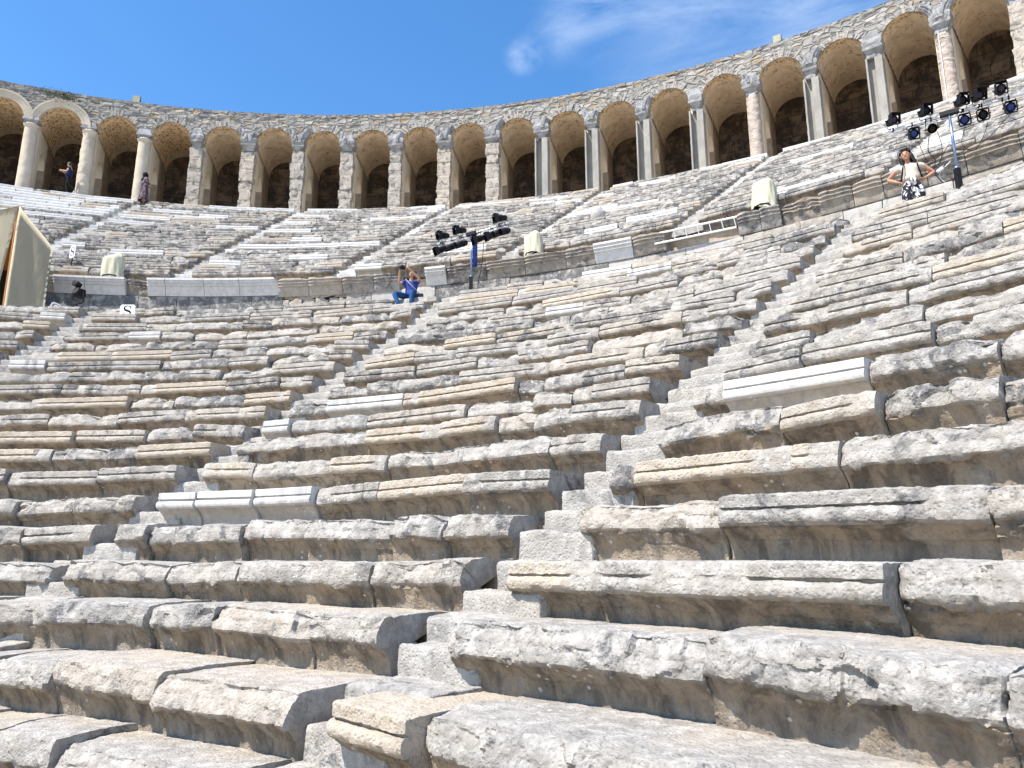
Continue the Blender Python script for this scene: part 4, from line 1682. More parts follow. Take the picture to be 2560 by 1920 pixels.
def add_hair(hd, rt, fwd, up, mat, parent, long_hair):
    bm = bmesh.new()
    B = Matrix((rt, fwd, up)).transposed().to_4x4()
    r = bmesh.ops.create_uvsphere(bm, u_segments=32, v_segments=24, radius=1.0)
    kill = []
    for f in bm.faces:
        c = f.calc_center_median()
        if (c.y > .12 and c.z < .62 - .25 * abs(c.x)) or (c.z < (-.75 if not long_hair else -1.1) and c.y < .2):
            kill.append(f)
    bmesh.ops.delete(bm, geom=kill, context='FACES')
    for v in bm.verts:
        x, y, z = v.co
        n = 1 + .05 * math.sin(x * 13 + y * 7) * math.cos(z * 11)
        low = max(0, -z)
        v.co = Matrix.Translation(hd) @ B @ Vector((x * .090 * n, (y * .108 - .006) * n, z * .131 * n))
    bmesh.ops.solidify(bm, geom=bm.faces[:], thickness=.012)
    if long_hair:
        for q in range(15):
            a_ = PI * .96 + PI * 1.08 * q / 14
            x0, y0 = math.cos(a_) * .086, math.sin(a_) * .10
            ln = .30 if x0 > 0 else .22
            pts = []
            for t_ in np.linspace(0, 1, 6):
                pts.append(Matrix.Translation(hd) @ B @ Vector((x0 * (1 + .28 * t_) + .01 * math.sin(q * 2 + t_ * 5), y0 * (1 - .05 * t_) - .01, .02 - ln * t_)))
            add_tube(bm, pts, [.026, .028, .027, .024, .019, .008], 7)
    return bm_obj('hair', bm, mat, parent, True)


def person(loc, rz, J, label, skin, shirt, legs, hair, bare_legs=False, sleeve=.55, long_hair=False, shoes=None, shorts=False, face=True):
    e = empty('person', loc, label, 'person', rz=rz)
    V3 = lambda k: Vector(J[k])
    b = Skel()
    b.v('pelvis', V3('pelvis'), (.13, .09)).v('spine', V3('spine'), (.115, .085), 'pelvis').v('chest', V3('chest'), (.13, .09), 'spine').v('neckb', V3('neck'), .052, 'chest')
    hd = V3('head')
    up = (hd - V3('neck')).normalized()
    b.v('skull', hd - up * .02, .052, 'neckb')
    for sd_ in 'rl':
        b.v(sd_ + 'sh', V3(sd_ + 'sh'), .052, 'chest')
        el, wr, ha = V3(sd_ + 'el'), V3(sd_ + 'wr'), V3(sd_ + 'ha')
        b.v(sd_ + 'ua', V3(sd_ + 'sh').lerp(el, .5), .045, sd_ + 'sh').v(sd_ + 'el', el, .036, sd_ + 'ua').v(sd_ + 'fa', el.lerp(wr, .4), .035, sd_ + 'el').v(sd_ + 'wrist', wr, .024, sd_ + 'fa')
        b.hand(sd_, wr, ha, J.get(sd_ + 'side', (1, 0, 0)), J.get('curl', .6))
        hp, kn, an, to = V3(sd_ + 'hp'), V3(sd_ + 'kn'), V3(sd_ + 'an'), V3(sd_ + 'to')
        b.v(sd_ + 'hp', hp, .085, 'pelvis').v(sd_ + 'tg', hp.lerp(kn, .5), .072, sd_ + 'hp').v(sd_ + 'kn', kn, .052, sd_ + 'tg').v(sd_ + 'cf', kn.lerp(an, .35), .052, sd_ + 'kn').v(sd_ + 'an', an, .034, sd_ + 'cf').v(sd_ + 'to', to, .028, sd_ + 'an')
    fwd = Vector(J.get('face', (0, -1, 0))).normalized()
    rt = fwd.cross(up).normalized()
    up2 = rt.cross(fwd).normalized()
    body = b.build('body', skin, e, 'pelvis')
    add_head(body, hd, rt, fwd, up2)
    bw = J.get('bulk', 1.0)
    t_ = Skel()
    t_.v('hem', V3('pelvis') + Vector((0, 0, J.get('hem', .0) - .07)), .165 * bw).v('hem2', V3('pelvis') + Vector((0, 0, J.get('hem', .0) + .02)), .165 * bw, 'hem').v('spine', V3('spine'), .158 * bw, 'hem2').v('chest', V3('chest'), .172 * bw, 'spine').v('neckb', V3('neck') - up * .03, .07, 'chest')
    for sd_ in 'rl':
        t_.v(sd_ + 'sh', V3(sd_ + 'sh'), .072, 'chest').v(sd_ + 'sl', V3(sd_ + 'sh').lerp(V3(sd_ + 'el'), sleeve), .064, sd_ + 'sh')
    if shirt:
        t_.build('shirt', shirt, e, 'hem')
    if legs:
        t_ = Skel()
        t_.v('waist', V3('pelvis') + Vector((0, 0, .09)), .150 * bw).v('pelvis', V3('pelvis') - Vector((0, 0, .02)), .165 * bw, 'waist')
        for sd_ in 'rl':
            hp, kn, an = V3(sd_ + 'hp'), V3(sd_ + 'kn'), V3(sd_ + 'an')
            t_.v(sd_ + 'hp', hp, .10, 'pelvis').v(sd_ + 'tg', hp.lerp(kn, .55), .092 if not shorts else .105, sd_ + 'hp')
            if not shorts:
                t_.v(sd_ + 'kn', kn, .072, sd_ + 'tg').v(sd_ + 'cf', kn.lerp(an, .4), .068, sd_ + 'kn').v(sd_ + 'an', an + (kn - an) * .03, .056, sd_ + 'cf')
            else:
                t_.v(sd_ + 'kn', hp.lerp(kn, .92), .10, sd_ + 'tg')
        t_.build('shorts' if shorts else 'trousers', legs, e, 'pelvis')
    for sd_ in 'rl':
        an, to = V3(sd_ + 'an'), V3(sd_ + 'to')
        t_ = Skel()
        t_.v('a', an, .046).v('b', an + Vector((0, 0, -.045)) - (to - an).normalized() * .02, .048, 'a').v('c', an.lerp(to, .6) - Vector((0, 0, .012)), .045, 'b').v('d', to + (to - an).normalized() * .03, .038, 'c')
        t_.build('shoe', shoes or M_SHOE, e, 'a')
    if hair:
        add_hair(hd, rt, fwd, up2, hair, e, long_hair)
    if face:
        bm_ = bmesh.new()
        for sg in (-1, 1):
            M = Matrix.Translation(hd + fwd * .078 + rt * sg * .031 + up2 * .014)
            bmesh.ops.create_uvsphere(bm_, u_segments=8, v_segments=6, radius=.0115, matrix=M)
        bm_obj('eyes', bm_, M_INK, e)
        bm_ = bmesh.new()
        bmesh.ops.create_uvsphere(bm_, u_segments=8, v_segments=6, radius=.016, matrix=Matrix.Translation(hd + fwd * .082 - up2 * .056) @ Matrix.Diagonal((1.6, .6, .45, 1)))
        bm_obj('mouth', bm_, simple('lips', (.40, .13, .10), .5), e)
    return e, hd, up2, fwd, rt


# seated man photographing
MP = Vector((6.82, 24.62, 8.03))
Jm = dict(pelvis=(0, .02, .10), spine=(0, .03, .29), chest=(-.01, .01, .44), neck=(.0, -.02, .56), head=(.03, -.07, .70), face=(-.35, -.9, .18),
          rsh=(-.17, -.01, .49), rel=(-.31, -.2, .38), rwr=(-.30, -.36, .63), rha=(-.285, -.41, .71), lsh=(.16, .0, .50), lel=(.22, -.27, .50), lwr=(.02, -.39, .67), lha=(-.06, -.43, .73),
          rside=(.2, -1, 0), lside=(0, -.5, 1), curl=.7, hem=.02, bulk=1.12,
          rhp=(-.09, -.02, .07), rkn=(-.42, -.40, .03), ran=(-.28, -.52, -.34), rto=(-.31, -.66, -.39), lhp=(.09, -.02, .07), lkn=(.04, -.49, .07), lan=(.03, -.52, -.34), lto=(.03, -.68, -.39))
person(MP, .10, Jm, 'seated man in royal blue t-shirt and jeans raising a camera', M_SKIN, M_BLUE, M_JEAN, M_GHAIR, sleeve=.62)
ce = empty('camera', MP + Vector((-.18, -.47, .73)), 'black camera held up by the seated man in blue', 'camera', rz=.1)
bm = bmesh.new()
add_box(bm, (0, 0, 0), (.15, .06, .095), bevel=.012)
add_box(bm, (.0, 0, .06), (.06, .05, .04), bevel=.01)
bm_obj('camera_body', bm, M_BLACK, ce)
bm = bmesh.new()
add_lathe(bm, [(.036, 0), (.038, .05), (.034, .055), (.034, .10)], 18, Matrix.Translation((-.01, -.03, -.005)) @ Matrix.Rotation(R_(90), 4, 'X'))
bm_obj('lens', bm, M_BLACK, ce, True)
bm = bmesh.new()
add_box(bm, (0, .0325, .0), (.075, .004, .055))
bm_obj('display', bm, M_GLASSD, ce)
bg = empty('shoulder_bag', MP + Vector((.25, .0, .0)), 'small black shoulder bag at the hip of the seated man in blue', 'bag')
bm = bmesh.new()
add_box(bm, (0, 0, .085), (.17, .10, .17), bevel=.03)
bm_obj('pouch', bm, M_LEATH, bg, True)
bm = bmesh.new()
add_box(bm, (0, -.053, .115), (.165, .012, .10), bevel=.004)
bm_obj('flap', bm, M_LEATH, bg)
bm = bmesh.new()
add_tube(bm, [(-.02, -.02, .16), (-.12, -.20, .24), (-.24, -.20, .36), (-.36, -.16, .50), (-.40, -.02, .58), (-.30, .12, .42), (-.08, .10, .18)], .011, 6)
bm_obj('strap', bm, simple('grey_webbing', (.45, .45, .47), .8), bg, True)

# woman with hands on hips
WP = Vector((17.52, 19.22, 7.57))
Jw = dict(pelvis=(.01, 0, .985), spine=(0, 0, 1.10), chest=(-.01, 0, 1.21), neck=(-.03, -.01, 1.325), head=(-.05, -.03, 1.47), face=(-.12, -1, -.05),
          rsh=(-.185, 0, 1.265), rel=(-.38, .05, 1.10), rwr=(-.25, -.05, .99), rha=(-.20, -.07, .955), lsh=(.165, 0, 1.255), lel=(.36, .06, 1.085), lwr=(.25, -.04, .985), lha=(.20, -.07, .955),
          rside=(0, -1, .3), lside=(0, -1, .3), curl=.5, hem=.02, bulk=1.04,
          rhp=(-.09, 0, .94), rkn=(-.10, -.03, .50), ran=(-.10, 0, .085), rto=(-.12, -.15, .04), lhp=(.09, 0, .94), lkn=(.10, -.02, .50), lan=(.11, 0, .085), lto=(.13, -.15, .04))
we, hd, up, fwd, rt = person(WP, -.51, Jw, 'smiling woman in cream t-shirt and printed shorts with hands on hips', M_SKINT, M_CREAMT, M_PRINT, M_HAIR, sleeve=.42, long_hair=True, shorts=True)
we.scale = (1.12, 1.12, 1.12)
bm = bmesh.new()
for sg in (-1, 1):
    x_ = .105 * sg
    add_tube(bm, [(x_ * 1.02, .08, 1.32), (x_, -.05, 1.352), (x_, -.150, 1.27), (x_ * 1.12, -.165, 1.18), (x_ * 1.35, -.135, 1.06), (x_ * 1.6, -.06, .98)], .0135, 6)
bm_obj('backpack_strap', bm, M_BLKC, we, True)
bm = bmesh.new()
add_box(bm, (-.01, .19, 1.16), (.25, .13, .32), bevel=.05)
bm_obj('backpack', bm, M_BLKC, we, True)
bm = bmesh.new()
for sg in (-1, 1):
    bmesh.ops.create_uvsphere(bm, u_segments=12, v_segments=8, radius=.03, matrix=Matrix.Translation(hd + fwd * .072 + rt * sg * .040 + up * .098) @ Matrix.Diagonal((1, .35, .8, 1)))
add_tube(bm, [hd + rt * -.095 + up * .03, hd + fwd * .07 + rt * -.075 + up * .10, hd + fwd * .09 + up * .105, hd + fwd * .07 + rt * .075 + up * .10, hd + rt * .095 + up * .03], .006, 6)
bm_obj('sunglasses', bm, M_GLASSD, we, True)
bm = bmesh.new()
add_tube(bm, [(.03, -.165, .99), (.05, -.20, .92), (.045, -.19, .84)], [.02, .024, .012], 8)
add_tube(bm, [(.0, -.165, .99), (-.01, -.20, .93), (.0, -.19, .87)], [.016, .018, .01], 8)
bm_obj('waist_tie', bm, M_WHITE, we, True)

# standing man leaning on the second column, looking at a phone
SP = pol(41.62, -.2975, FLOOR_Z + .03)
Js = dict(pelvis=(0, 0, .93), spine=(0, .03, 1.10), chest=(0, .05, 1.28), neck=(0, .03, 1.43), head=(0, -.02, 1.56), face=(0, -.9, -.4),
          rsh=(-.18, .05, 1.33), rel=(-.21, -.06, 1.10), rwr=(-.07, -.30, 1.19), rha=(-.04, -.37, 1.21), lsh=(.18, .05, 1.33), lel=(.21, -.06, 1.10), lwr=(.07, -.30, 1.19), lha=(.04, -.37, 1.21),
          rside=(0, 0, 1), lside=(0, 0, 1), curl=.8, hem=.0,
          rhp=(-.08, 0, .88), rkn=(-.08, -.06, .50), ran=(-.05, .02, .09), rto=(-.05, -.13, .04), lhp=(.08, 0, .88), lkn=(.06, .10, .52), lan=(.03, .36, .20), lto=(.02, .30, .07))
person(SP, -1.30, Js, 'man in navy t-shirt and black trousers standing against the second column', M_SKIN, M_NAVY, M_BLKC, M_HAIR, sleeve=.5)
bm = bmesh.new()
add_box(bm, (0, 0, 0), (.075, .012, .15), Matrix.Rotation(-.9, 3, 'X'), bevel=.004)
ph = bm_obj('phone', bm, M_BLACK, loc=SP + Matrix.Rotation(-1.30, 3, 'Z') @ Vector((0, -.42, 1.25)))
ph.rotation_euler = (0, 0, -1.30)
tag(ph, 'small phone in the hands of the man in navy', 'phone')

# woman in a dark headscarf and patterned robe, back turned
SW = pol(41.45, -.2135, FLOOR_Z + .0)
e = empty('person', SW, 'woman in black headscarf and mauve patterned robe beside the third column', 'person', rz=2.4)
b = Skel()
b.v('pelvis', (0, 0, .82), (.14, .11)).v('spine', (0, 0, .99), (.125, .10), 'pelvis').v('chest', (0, 0, 1.15), (.14, .10), 'spine').v('neck', (0, -.01, 1.27), .05, 'chest').v('skull', (0, -.02, 1.37), .05, 'neck')
for q, sg in (('r', -1), ('l', 1)):
    b.v(q + 'sh', (.16 * sg, 0, 1.20), .05, 'chest').v(q + 'el', (.21 * sg, -.02, .96), .037, q + 'sh').v(q + 'wrist', (.13 * sg, -.20, .88), .025, q + 'el')
    b.hand(q, (.13 * sg, -.20, .88), (.08 * sg, -.26, .88), (0, 0, 1), .7)
    b.v(q + 'kn', (.08 * sg, -.02, .45), .06, 'pelvis').v(q + 'an', (.08 * sg, 0, .07), .035, q + 'kn').v(q + 'to', (.09 * sg, -.13, .03), .03, q + 'an')
add_head(b.build('body', M_SKIN, e, 'pelvis'), Vector((0, -.02, 1.40)), Vector((-1, 0, 0)), Vector((0, -1, 0)), Vector((0, 0, 1)))
rings = []
for z_, rx, ry in ((.02, .27, .24), (.2, .255, .22), (.5, .225, .19), (.8, .205, .165), (1.0, .195, .15), (1.16, .205, .145), (1.23, .16, .115), (1.27, .09, .08)):
    rings.append([(rx * math.cos(a_) * (1 + .05 * math.sin(a_ * 9) * (1.2 - z_)), ry * math.sin(a_) * (1 + .05 * math.sin(a_ * 9) * (1.2 - z_)), z_) for a_ in np.linspace(0, 2 * PI, 48, endpoint=False)])
Vr = np.array(rings)
i0 = (np.arange(7)[:, None] * 48 + np.arange(48)[None, :]).ravel()
i1 = (np.arange(7)[:, None] * 48 + (np.arange(48)[None, :] + 1) % 48).ravel()
mesh_obj('robe', Vr.reshape(-1, 3), np.stack([i0, i1, i1 + 48, i0 + 48], -1), M_ROBE, parent=e)
for sg in (-1, 1):
    t_ = Skel()
    t_.v('a', (.15 * sg, 0, 1.19), .075).v('b', (.22 * sg, -.02, .97), .07, 'a').v('c', (.15 * sg, -.17, .88), .062, 'b')
    t_.build('sleeve', M_ROBE, e, 'a')
bm = bmesh.new()
add_lathe(bm, [(.15, 1.08), (.165, 1.13), (.14, 1.20), (.105, 1.26), (.105, 1.30), (.118, 1.36), (.124, 1.42), (.112, 1.48), (.08, 1.525), (.03, 1.545)], 30, Matrix.Translation((0, .015, 0)))
for v in bm.verts:
    v.co.y = (v.co.y - .015) * 1.08 + .015 + .012 * math.sin(v.co.z * 40 + v.co.x * 22)
    v.co.x *= 1 + .03 * math.sin(v.co.z * 55)
bm_obj('headscarf', bm, M_BLKC, e, True)


# ------------------------------------------------------------------ stage lights
def spot_proto(kind, over):
    """lamp hung from (or stood on) a bar: origin at the clamp, beam towards local -Y"""
    r = bpy.data.objects.new('spotlight', None)
    COL.objects.link(r)
    s = 1 if over else -1
    hz = .26 * s
    ti = R_(24 if not over else 12)
    Mh = Matrix.Translation((0, 0, hz)) @ Matrix.Rotation(ti, 4, 'X')
    Mb = Mh @ Matrix.Rotation(R_(90), 4, 'X')       # lathe z -> -y
    bm = bmesh.new()
    add_lathe(bm, [(.02, -.24), (.07, -.235), (.092, -.19), (.098, -.10), (.108, -.09), (.108, .10), (.118, .11), (.118, .14)], 20, Mb)
    for q in range(4):
        add_lathe(bm, [(.112, -.06 + q * .035), (.116, -.055 + q * .035), (.112, -.045 + q * .035)], 20, Mb, False)
    bm_obj('housing', bm, M_BLACK, r, True)
    bm = bmesh.new()
    add_lathe(bm, [(.001, .145), (.06, .152), (.104, .145), (.104, .138)], 20, Mb)
    bm_obj('lens', bm, {'blue': M_GLASSB, 'dark': M_GLASSD, 'red': M_GLASSR, 'can': M_GLASSD}[kind], r, True)
    bm = bmesh.new()
    if kind != 'can':
        for (cx, cz, sx, sz, ax, an) in ((0, .135, .25, .012, 'X', -.22), (0, -.135, .25, .012, 'X', .22), (.135, 0, .012, .25, 'Z', -.18), (-.135, 0, .012, .25, 'Z', .18)):
            M = Mh @ Matrix.Translation((cx, -.21, cz)) @ Matrix.Rotation(an, 4, ax) @ Matrix.Diagonal((sx, .15, sz, 1))
            bmesh.ops.create_cube(bm, size=1, matrix=M)
        for (cx, cz, sx, sz) in ((0, .128, .27, .02), (0, -.128, .27, .02), (.128, 0, .02, .24), (-.128, 0, .02, .24)):
            bmesh.ops.create_cube(bm, size=1, matrix=Mh @ Matrix.Translation((cx, -.145, cz)) @ Matrix.Diagonal((sx, .02, sz, 1)))
        bm_obj('barn_doors', bm, M_BLACK, r)
    else:
        add_lathe(bm, [(.118, .14), (.124, .30), (.118, .30), (.112, .145)], 20, Mb, False)
        bm_obj('hood', bm, M_BLACK, r, True)
    bm = bmesh.new()
    w = .145
    add_tube(bm, [(-w, 0, hz), (-w, 0, hz * .25), (-w * .8, 0, hz * .1), (w * .8, 0, hz * .1), (w, 0, hz * .25), (w, 0, hz)], .009, 6)
    for sg in (-1, 1):
        add_tube(bm, [(sg * .10, 0, hz), (sg * .18, 0, hz)], .022, 8)
    bm_obj('bracket', bm, M_BLACK, r)
    bm = bmesh.new()
    add_box(bm, (0, 0, 0), (.04, .09, .09), bevel=.012)
    add_tube(bm, [(0, 0, 0), (0, 0, hz * .12)], .012, 6)
    bm_obj('clamp', bm, M_BLACK, r)
    return r


protos = {}


def spot(kind, over, loc, rz, label, group):
    key = (kind, over)
    if key not in protos:
        protos[key] = spot_proto(kind, over)
        o = protos[key]
    else:
        o = copy_tree(protos[key])
    o.location = loc
    o.rotation_euler = (0, 0, rz)
    o.scale = (.74, .74, .80)
    tag(o, label, 'spotlight', group)


def light_stand(base, b0, b1, label, blue=True):
    e = empty('light_stand', base, label, 'light stand')
    base = Vector(base)
    b0, b1 = Vector(b0) - base, Vector(b1) - base
    top = (b0 + b1) / 2
    top = Vector((0, 0, b0.z))
    bm = bmesh.new()
    add_tube(bm, [b0, b1], .027, 10)
    add_tube(bm, [b0 + Vector((0, 0, -.09)), b1 + Vector((0, 0, -.09))], .012, 8)
    for q in np.linspace(.05, .95, 9):
        p = b0.lerp(b1, q)
        add_tube(bm, [p, p + Vector((0, 0, -.09))], .008, 6)
    bm_obj('crossbar', bm, M_CHROME, e, True)
    bm = bmesh.new()
    d = (b1 - b0).normalized()
    add_box(bm, top, (.34, .09, .10), Matrix.Rotation(math.atan2(d.y, d.x), 3, 'Z'), bevel=.01)
    bm_obj('bar_bracket', bm, M_BLACK, e)
    bm = bmesh.new()
    add_tube(bm, [(0, 0, 1.10), (0, 0, top.z)], .027, 12)
    add_lathe(bm, [(.048, 0), (.05, .04), (.04, .05)], 14, Matrix.Translation((0, 0, 1.10)))
    bm_obj('upper_mast', bm, M_BLUEM, e, True)
    bm = bmesh.new()
    add_box(bm, (0, 0, .62), (.10, .10, 1.0), bevel=.01)
    bm_obj('lower_mast', bm, M_BLACK, e)
    bm = bmesh.new()
    add_box(bm, (.13, -.02, .50), (.15, .13, .20), bevel=.02)
    add_lathe(bm, [(.07, -.05), (.08, -.04), (.08, .04), (.07, .05)], 16, Matrix.Translation((.14, -.10, .52)) @ Matrix.Rotation(R_(90), 4, 'X'))
    bm_obj('winch', bm, M_BLACK, e, False)
    bm = bmesh.new()
    add_tube(bm, [(.14, -.16, .52), (.28, -.17, .44), (.40, -.17, .40), (.50, -.18, .40)], .014, 6)
    bm_obj('winch_handle', bm, M_CHROME, e, True)
    for q in range(4):
        a_ = PI / 4 + q * PI / 2
        bm = bmesh.new()
        add_tube(bm, [(.05 * math.cos(a_), .05 * math.sin(a_), .30), (.42 * math.cos(a_), .42 * math.sin(a_), .03)], .02, 8)
        add_tube(bm, [(.42 * math.cos(a_), .42 * math.sin(a_), 0), (.42 * math.cos(a_), .42 * math.sin(a_), .06)], .03, 8)
        bm_obj('leg', bm, M_BLACK, e)
    if blue:
        bm = bmesh.new()
        V_ = []
        add_box(bm, (.10, .03, 1.80), (.13, .05, .75), bevel=.02)
        bm_obj('blue_sleeve', bm, simple('dark_blue_cloth', (.012, .035, .18), .85, .15, var=.4, scale=8, bump=.6, bscale=8, bdist=.03), e, True)
    return e


LB0, LB1 = Vector((7.40, 25.60, 10.04)), Vector((9.42, 24.19, 10.04))
light_stand((8.40, 24.885, WALK_Z), LB0, LB1, 'left light stand with white crossbar and blue mast right of the seated man')
GL = 'spotlights on the left light stand'


def on_bar(b0, b1, u, ua, ub):
    return b0.lerp(b1, (u - ua) / (ub - ua))


ru = random.Random(4)
for i, (u, kind, nm) in enumerate(((1104, 'dark', 'far left end'), (1132, 'can', 'second from the left'), (1157, 'can', 'just left of the mast'), (1199, 'blue', 'just right of the mast'), (1229, 'dark', 'second right of the mast'), (1247, 'can', 'third right of the mast'), (1261, 'can', 'far right end'))):
    spot(kind, False, on_bar(LB0, LB1, u, 1095, 1268), -.95 + ru.uniform(-.25, .25), 'black spotlight hanging under the left stand bar, %s' % nm, GL)
for u, kind, nm in ((1110, 'dark', 'leftmost of three'), (1153, 'dark', 'middle of three'), (1250, 'dark', 'rightmost of three')):
    spot(kind, True, on_bar(LB0, LB1, u, 1095, 1268), -1.05 + ru.uniform(-.2, .2), 'black spotlight standing above the left stand bar, %s' % nm, GL)
RB0, RB1 = Vector((17.36, 19.63, 10.0)), Vector((19.44, 18.20, 10.0))
light_stand((18.27, 18.925, WALK_Z), RB0, RB1, 'right light stand with blue mast and winch beside the standing woman', False)
GR = 'spotlights on the right light stand'
for u, kind, nm in ((2290, 'blue', 'far left end with blue filter'), (2338, 'can', 'open black face just left of the mast'), (2418, 'blue', 'blue filter just right of the mast'), (2462, 'dark', 'second right of the mast'), (2525, 'blue', 'far right end')):
    spot(kind, False, on_bar(RB0, RB1, u, 2225, 2575), -.35 + ru.uniform(-.3, .3), 'spotlight hanging under the right stand bar, %s' % nm, GR)
for u, kind, nm in ((2240, 'red', 'far left end'), (2324, 'dark', 'left of the mast'), (2414, 'dark', 'first right of the mast'), (2455, 'red', 'second right of the mast'), (2510, 'red', 'third right of the mast')):
    spot(kind, True, on_bar(RB0, RB1, u, 2225, 2575), -.3 + ru.uniform(-.3, .3), 'spotlight standing above the right stand bar, %s' % nm, GR)


def cable(pts, label, r=.009, mat=None):
    P = [Vector(p) for p in pts]
    out = []
    for i in range(len(P) - 1):
        a = P[max(i - 1, 0)]
        b, c = P[i], P[i + 1]
        d = P[min(i + 2, len(P) - 1)]
        for j in range(6):
            t = j / 6
            out.append(.5 * ((2 * b) + (-a + c) * t + (2 * a - 5 * b + 4 * c - d) * t * t + (-a + 3 * b - 3 * c + d) * t ** 3))
    out.append(P[-1])
    bm = bmesh.new()
    c0 = out[0]
    add_tube(bm, [p - c0 for p in out], r, 6)
    o = bm_obj('cable', bm, mat or M_BLACK, smooth_=True, loc=c0)
    return tag(o, label, 'cable', 'cables hanging from the light stands')


def rb(u, z, dy=0):
    p = on_bar(RB0, RB1, u, 2225, 2575)
    return (p.x, p.y + dy, z)


cable([rb(2330, 9.7), rb(2322, 9.35), rb(2335, 9.1), rb(2330, 8.85), rb(2345, 8.6)], 'thick black cable dangling from the lamp left of the right mast')
cable([rb(2350, 9.7), rb(2356, 9.3), rb(2343, 8.95), rb(2338, 8.9)], 'thin cable falling to the white plug beside the woman', .006)
cable([rb(2300, 9.6), rb(2318, 9.05), rb(2336, 8.95), rb(2372, 9.35), rb(2380, 9.2)], 'looped cable between the left lamps and the right mast', .006)
cable([rb(2418, 9.65), rb(2404, 9.3), rb(2430, 9.1), rb(2456, 9.35), rb(2470, 9.6)], 'drooping cable under the blue lamps right of the right mast', .006)
cable([rb(2380, 9.25), rb(2420, 9.15), rb(2460, 9.25), rb(2500, 9.5), rb(2530, 9.7)], 'long cable curving from the right mast to the last lamp', .006)
cable([rb(2372, 9.0), rb(2340, 8.75), rb(2360, 8.5), rb(2385, 8.2)], 'pale cable curling around the lower right mast', .006, M_CHROME)
lx = Vector((8.40, 24.88, 0))
cable([(8.75, 24.6, 9.7), (8.70, 24.62, 9.0), (8.60, 24.7, 8.5), (8.64, 24.7, 8.0), (8.5, 24.8, WALK_Z + .02)], 'black cable hanging beside the left mast down to the walkway')
cable([(8.45, 24.8, 9.4), (8.68, 24.68, 9.0), (8.62, 24.7, 8.6), (8.75, 24.62, 8.4)], 'short black cable looping off the left mast', .007)
pl = empty('power_plug', Vector((18.04, 19.10, 8.84)), 'white plug block hanging on cables beside the standing woman', 'plug')
bm = bmesh.new()
add_box(bm, (0, 0, 0), (.16, .06, .07), Matrix.Rotation(-.6, 3, 'Y'), bevel=.025)
bm_obj('plug_body', bm, M_WHITE, pl, True)
bm = bmesh.new()
add_tube(bm, [(.06, 0, .04), (.10, 0, .07), (.12, 0, .12)], .012, 6)
bm_obj('plug_lead', bm, M_BLACK, pl, True)


# covered lamps on the wall
def covered_lamp(th, r, zb, w, h, seed, label, rz):
    e = empty('covered_lamp', pol(r, th, zb), label, 'covered lamp', 'lamps under pale cloth covers on the wall', rz=rz)
    nu, nv = 56, 26
    V = []
    for j in range(nv + 1):
        t = j / nv
        # straight skirt, rounded shoulders, flat top
        if t < .7:
            z_, k = h * (t / .7) * .80, 1.0 - .06 * t
        else:
            a_ = (t - .7) / .3 * PI / 2
            z_, k = h * (.80 + .20 * math.sin(a_)), (.958) * (.30 + .70 * math.cos(a_)) if t < 1 else .02
        row = []
        for i in range(nu):
            a_ = 2 * PI * i / nu
            c_, s_ = math.cos(a_), math.sin(a_)
            q = (abs(c_) ** 3.2 + abs(s_) ** 3.2) ** (-1 / 3.2)
            f = 1 + (.085 * abs(math.sin(a_ * 2.5 + seed + 1.5 * t)) - .05 + .05 * math.sin(a_ * 9 + seed * 2.3 - t * 3) + .03 * math.sin(a_ * 17 + seed + t * 6)) * (1 - t * .5)
            zz = z_ * (1 + .06 * math.sin(a_ * 2 + seed * 3) * t) + (.05 * math.sin(a_ * 2 + seed) + .03 * math.sin(a_ * 3 + seed * 1.7)) * (1 - t) + .03 * math.sin(a_ + seed) * t
            row.append((q * c_ * w / 2 * k * f, q * s_ * w * .42 * k * f, zz))
        V.append(row)
    V = np.array(V)
    i0 = (np.arange(nv)[:, None] * nu + np.arange(nu)[None, :]).ravel()
    i1 = (np.arange(nv)[:, None] * nu + (np.arange(nu)[None, :] + 1) % nu).ravel()
    mesh_obj('cloth_cover', V.reshape(-1, 3), np.stack([i0, i1, i1 + nu, i0 + nu], -1), M_COVER, parent=e)
    bm = bmesh.new()
    add_tube(bm, [(-w * .36, -w * .40, -.01), (-w * .30, -w * .42, .06), (0, -w * .43, .09), (w * .30, -w * .42, .06), (w * .36, -w * .40, -.01)], .022, 8)
    add_box(bm, (0, 0, .03), (w * .7, w * .6, .06), bevel=.01)
    bm_obj('lamp_base', bm, M_BLACK, e)


covered_lamp(-.1015, 27.75, 9.71, .62, .82, 1.0, 'cream cloth cover over a lamp on the white cornice at left', .1)
covered_lamp(.3745, 27.70, 9.71, .52, .72, 3.2, 'pale cloth cover over a lamp right of the left light stand', -.3)
covered_lamp(.6065, 27.70, 9.71, .58, .80, 5.1, 'tall yellowish cloth cover over a lamp right of the aluminium ladder', -.7)

# canvas booth at the left edge
tb = empty('canvas_booth', Vector((-4.57, 25.49, WALK_Z)), 'cream canvas covered booth with wooden frame at the left edge', 'booth')


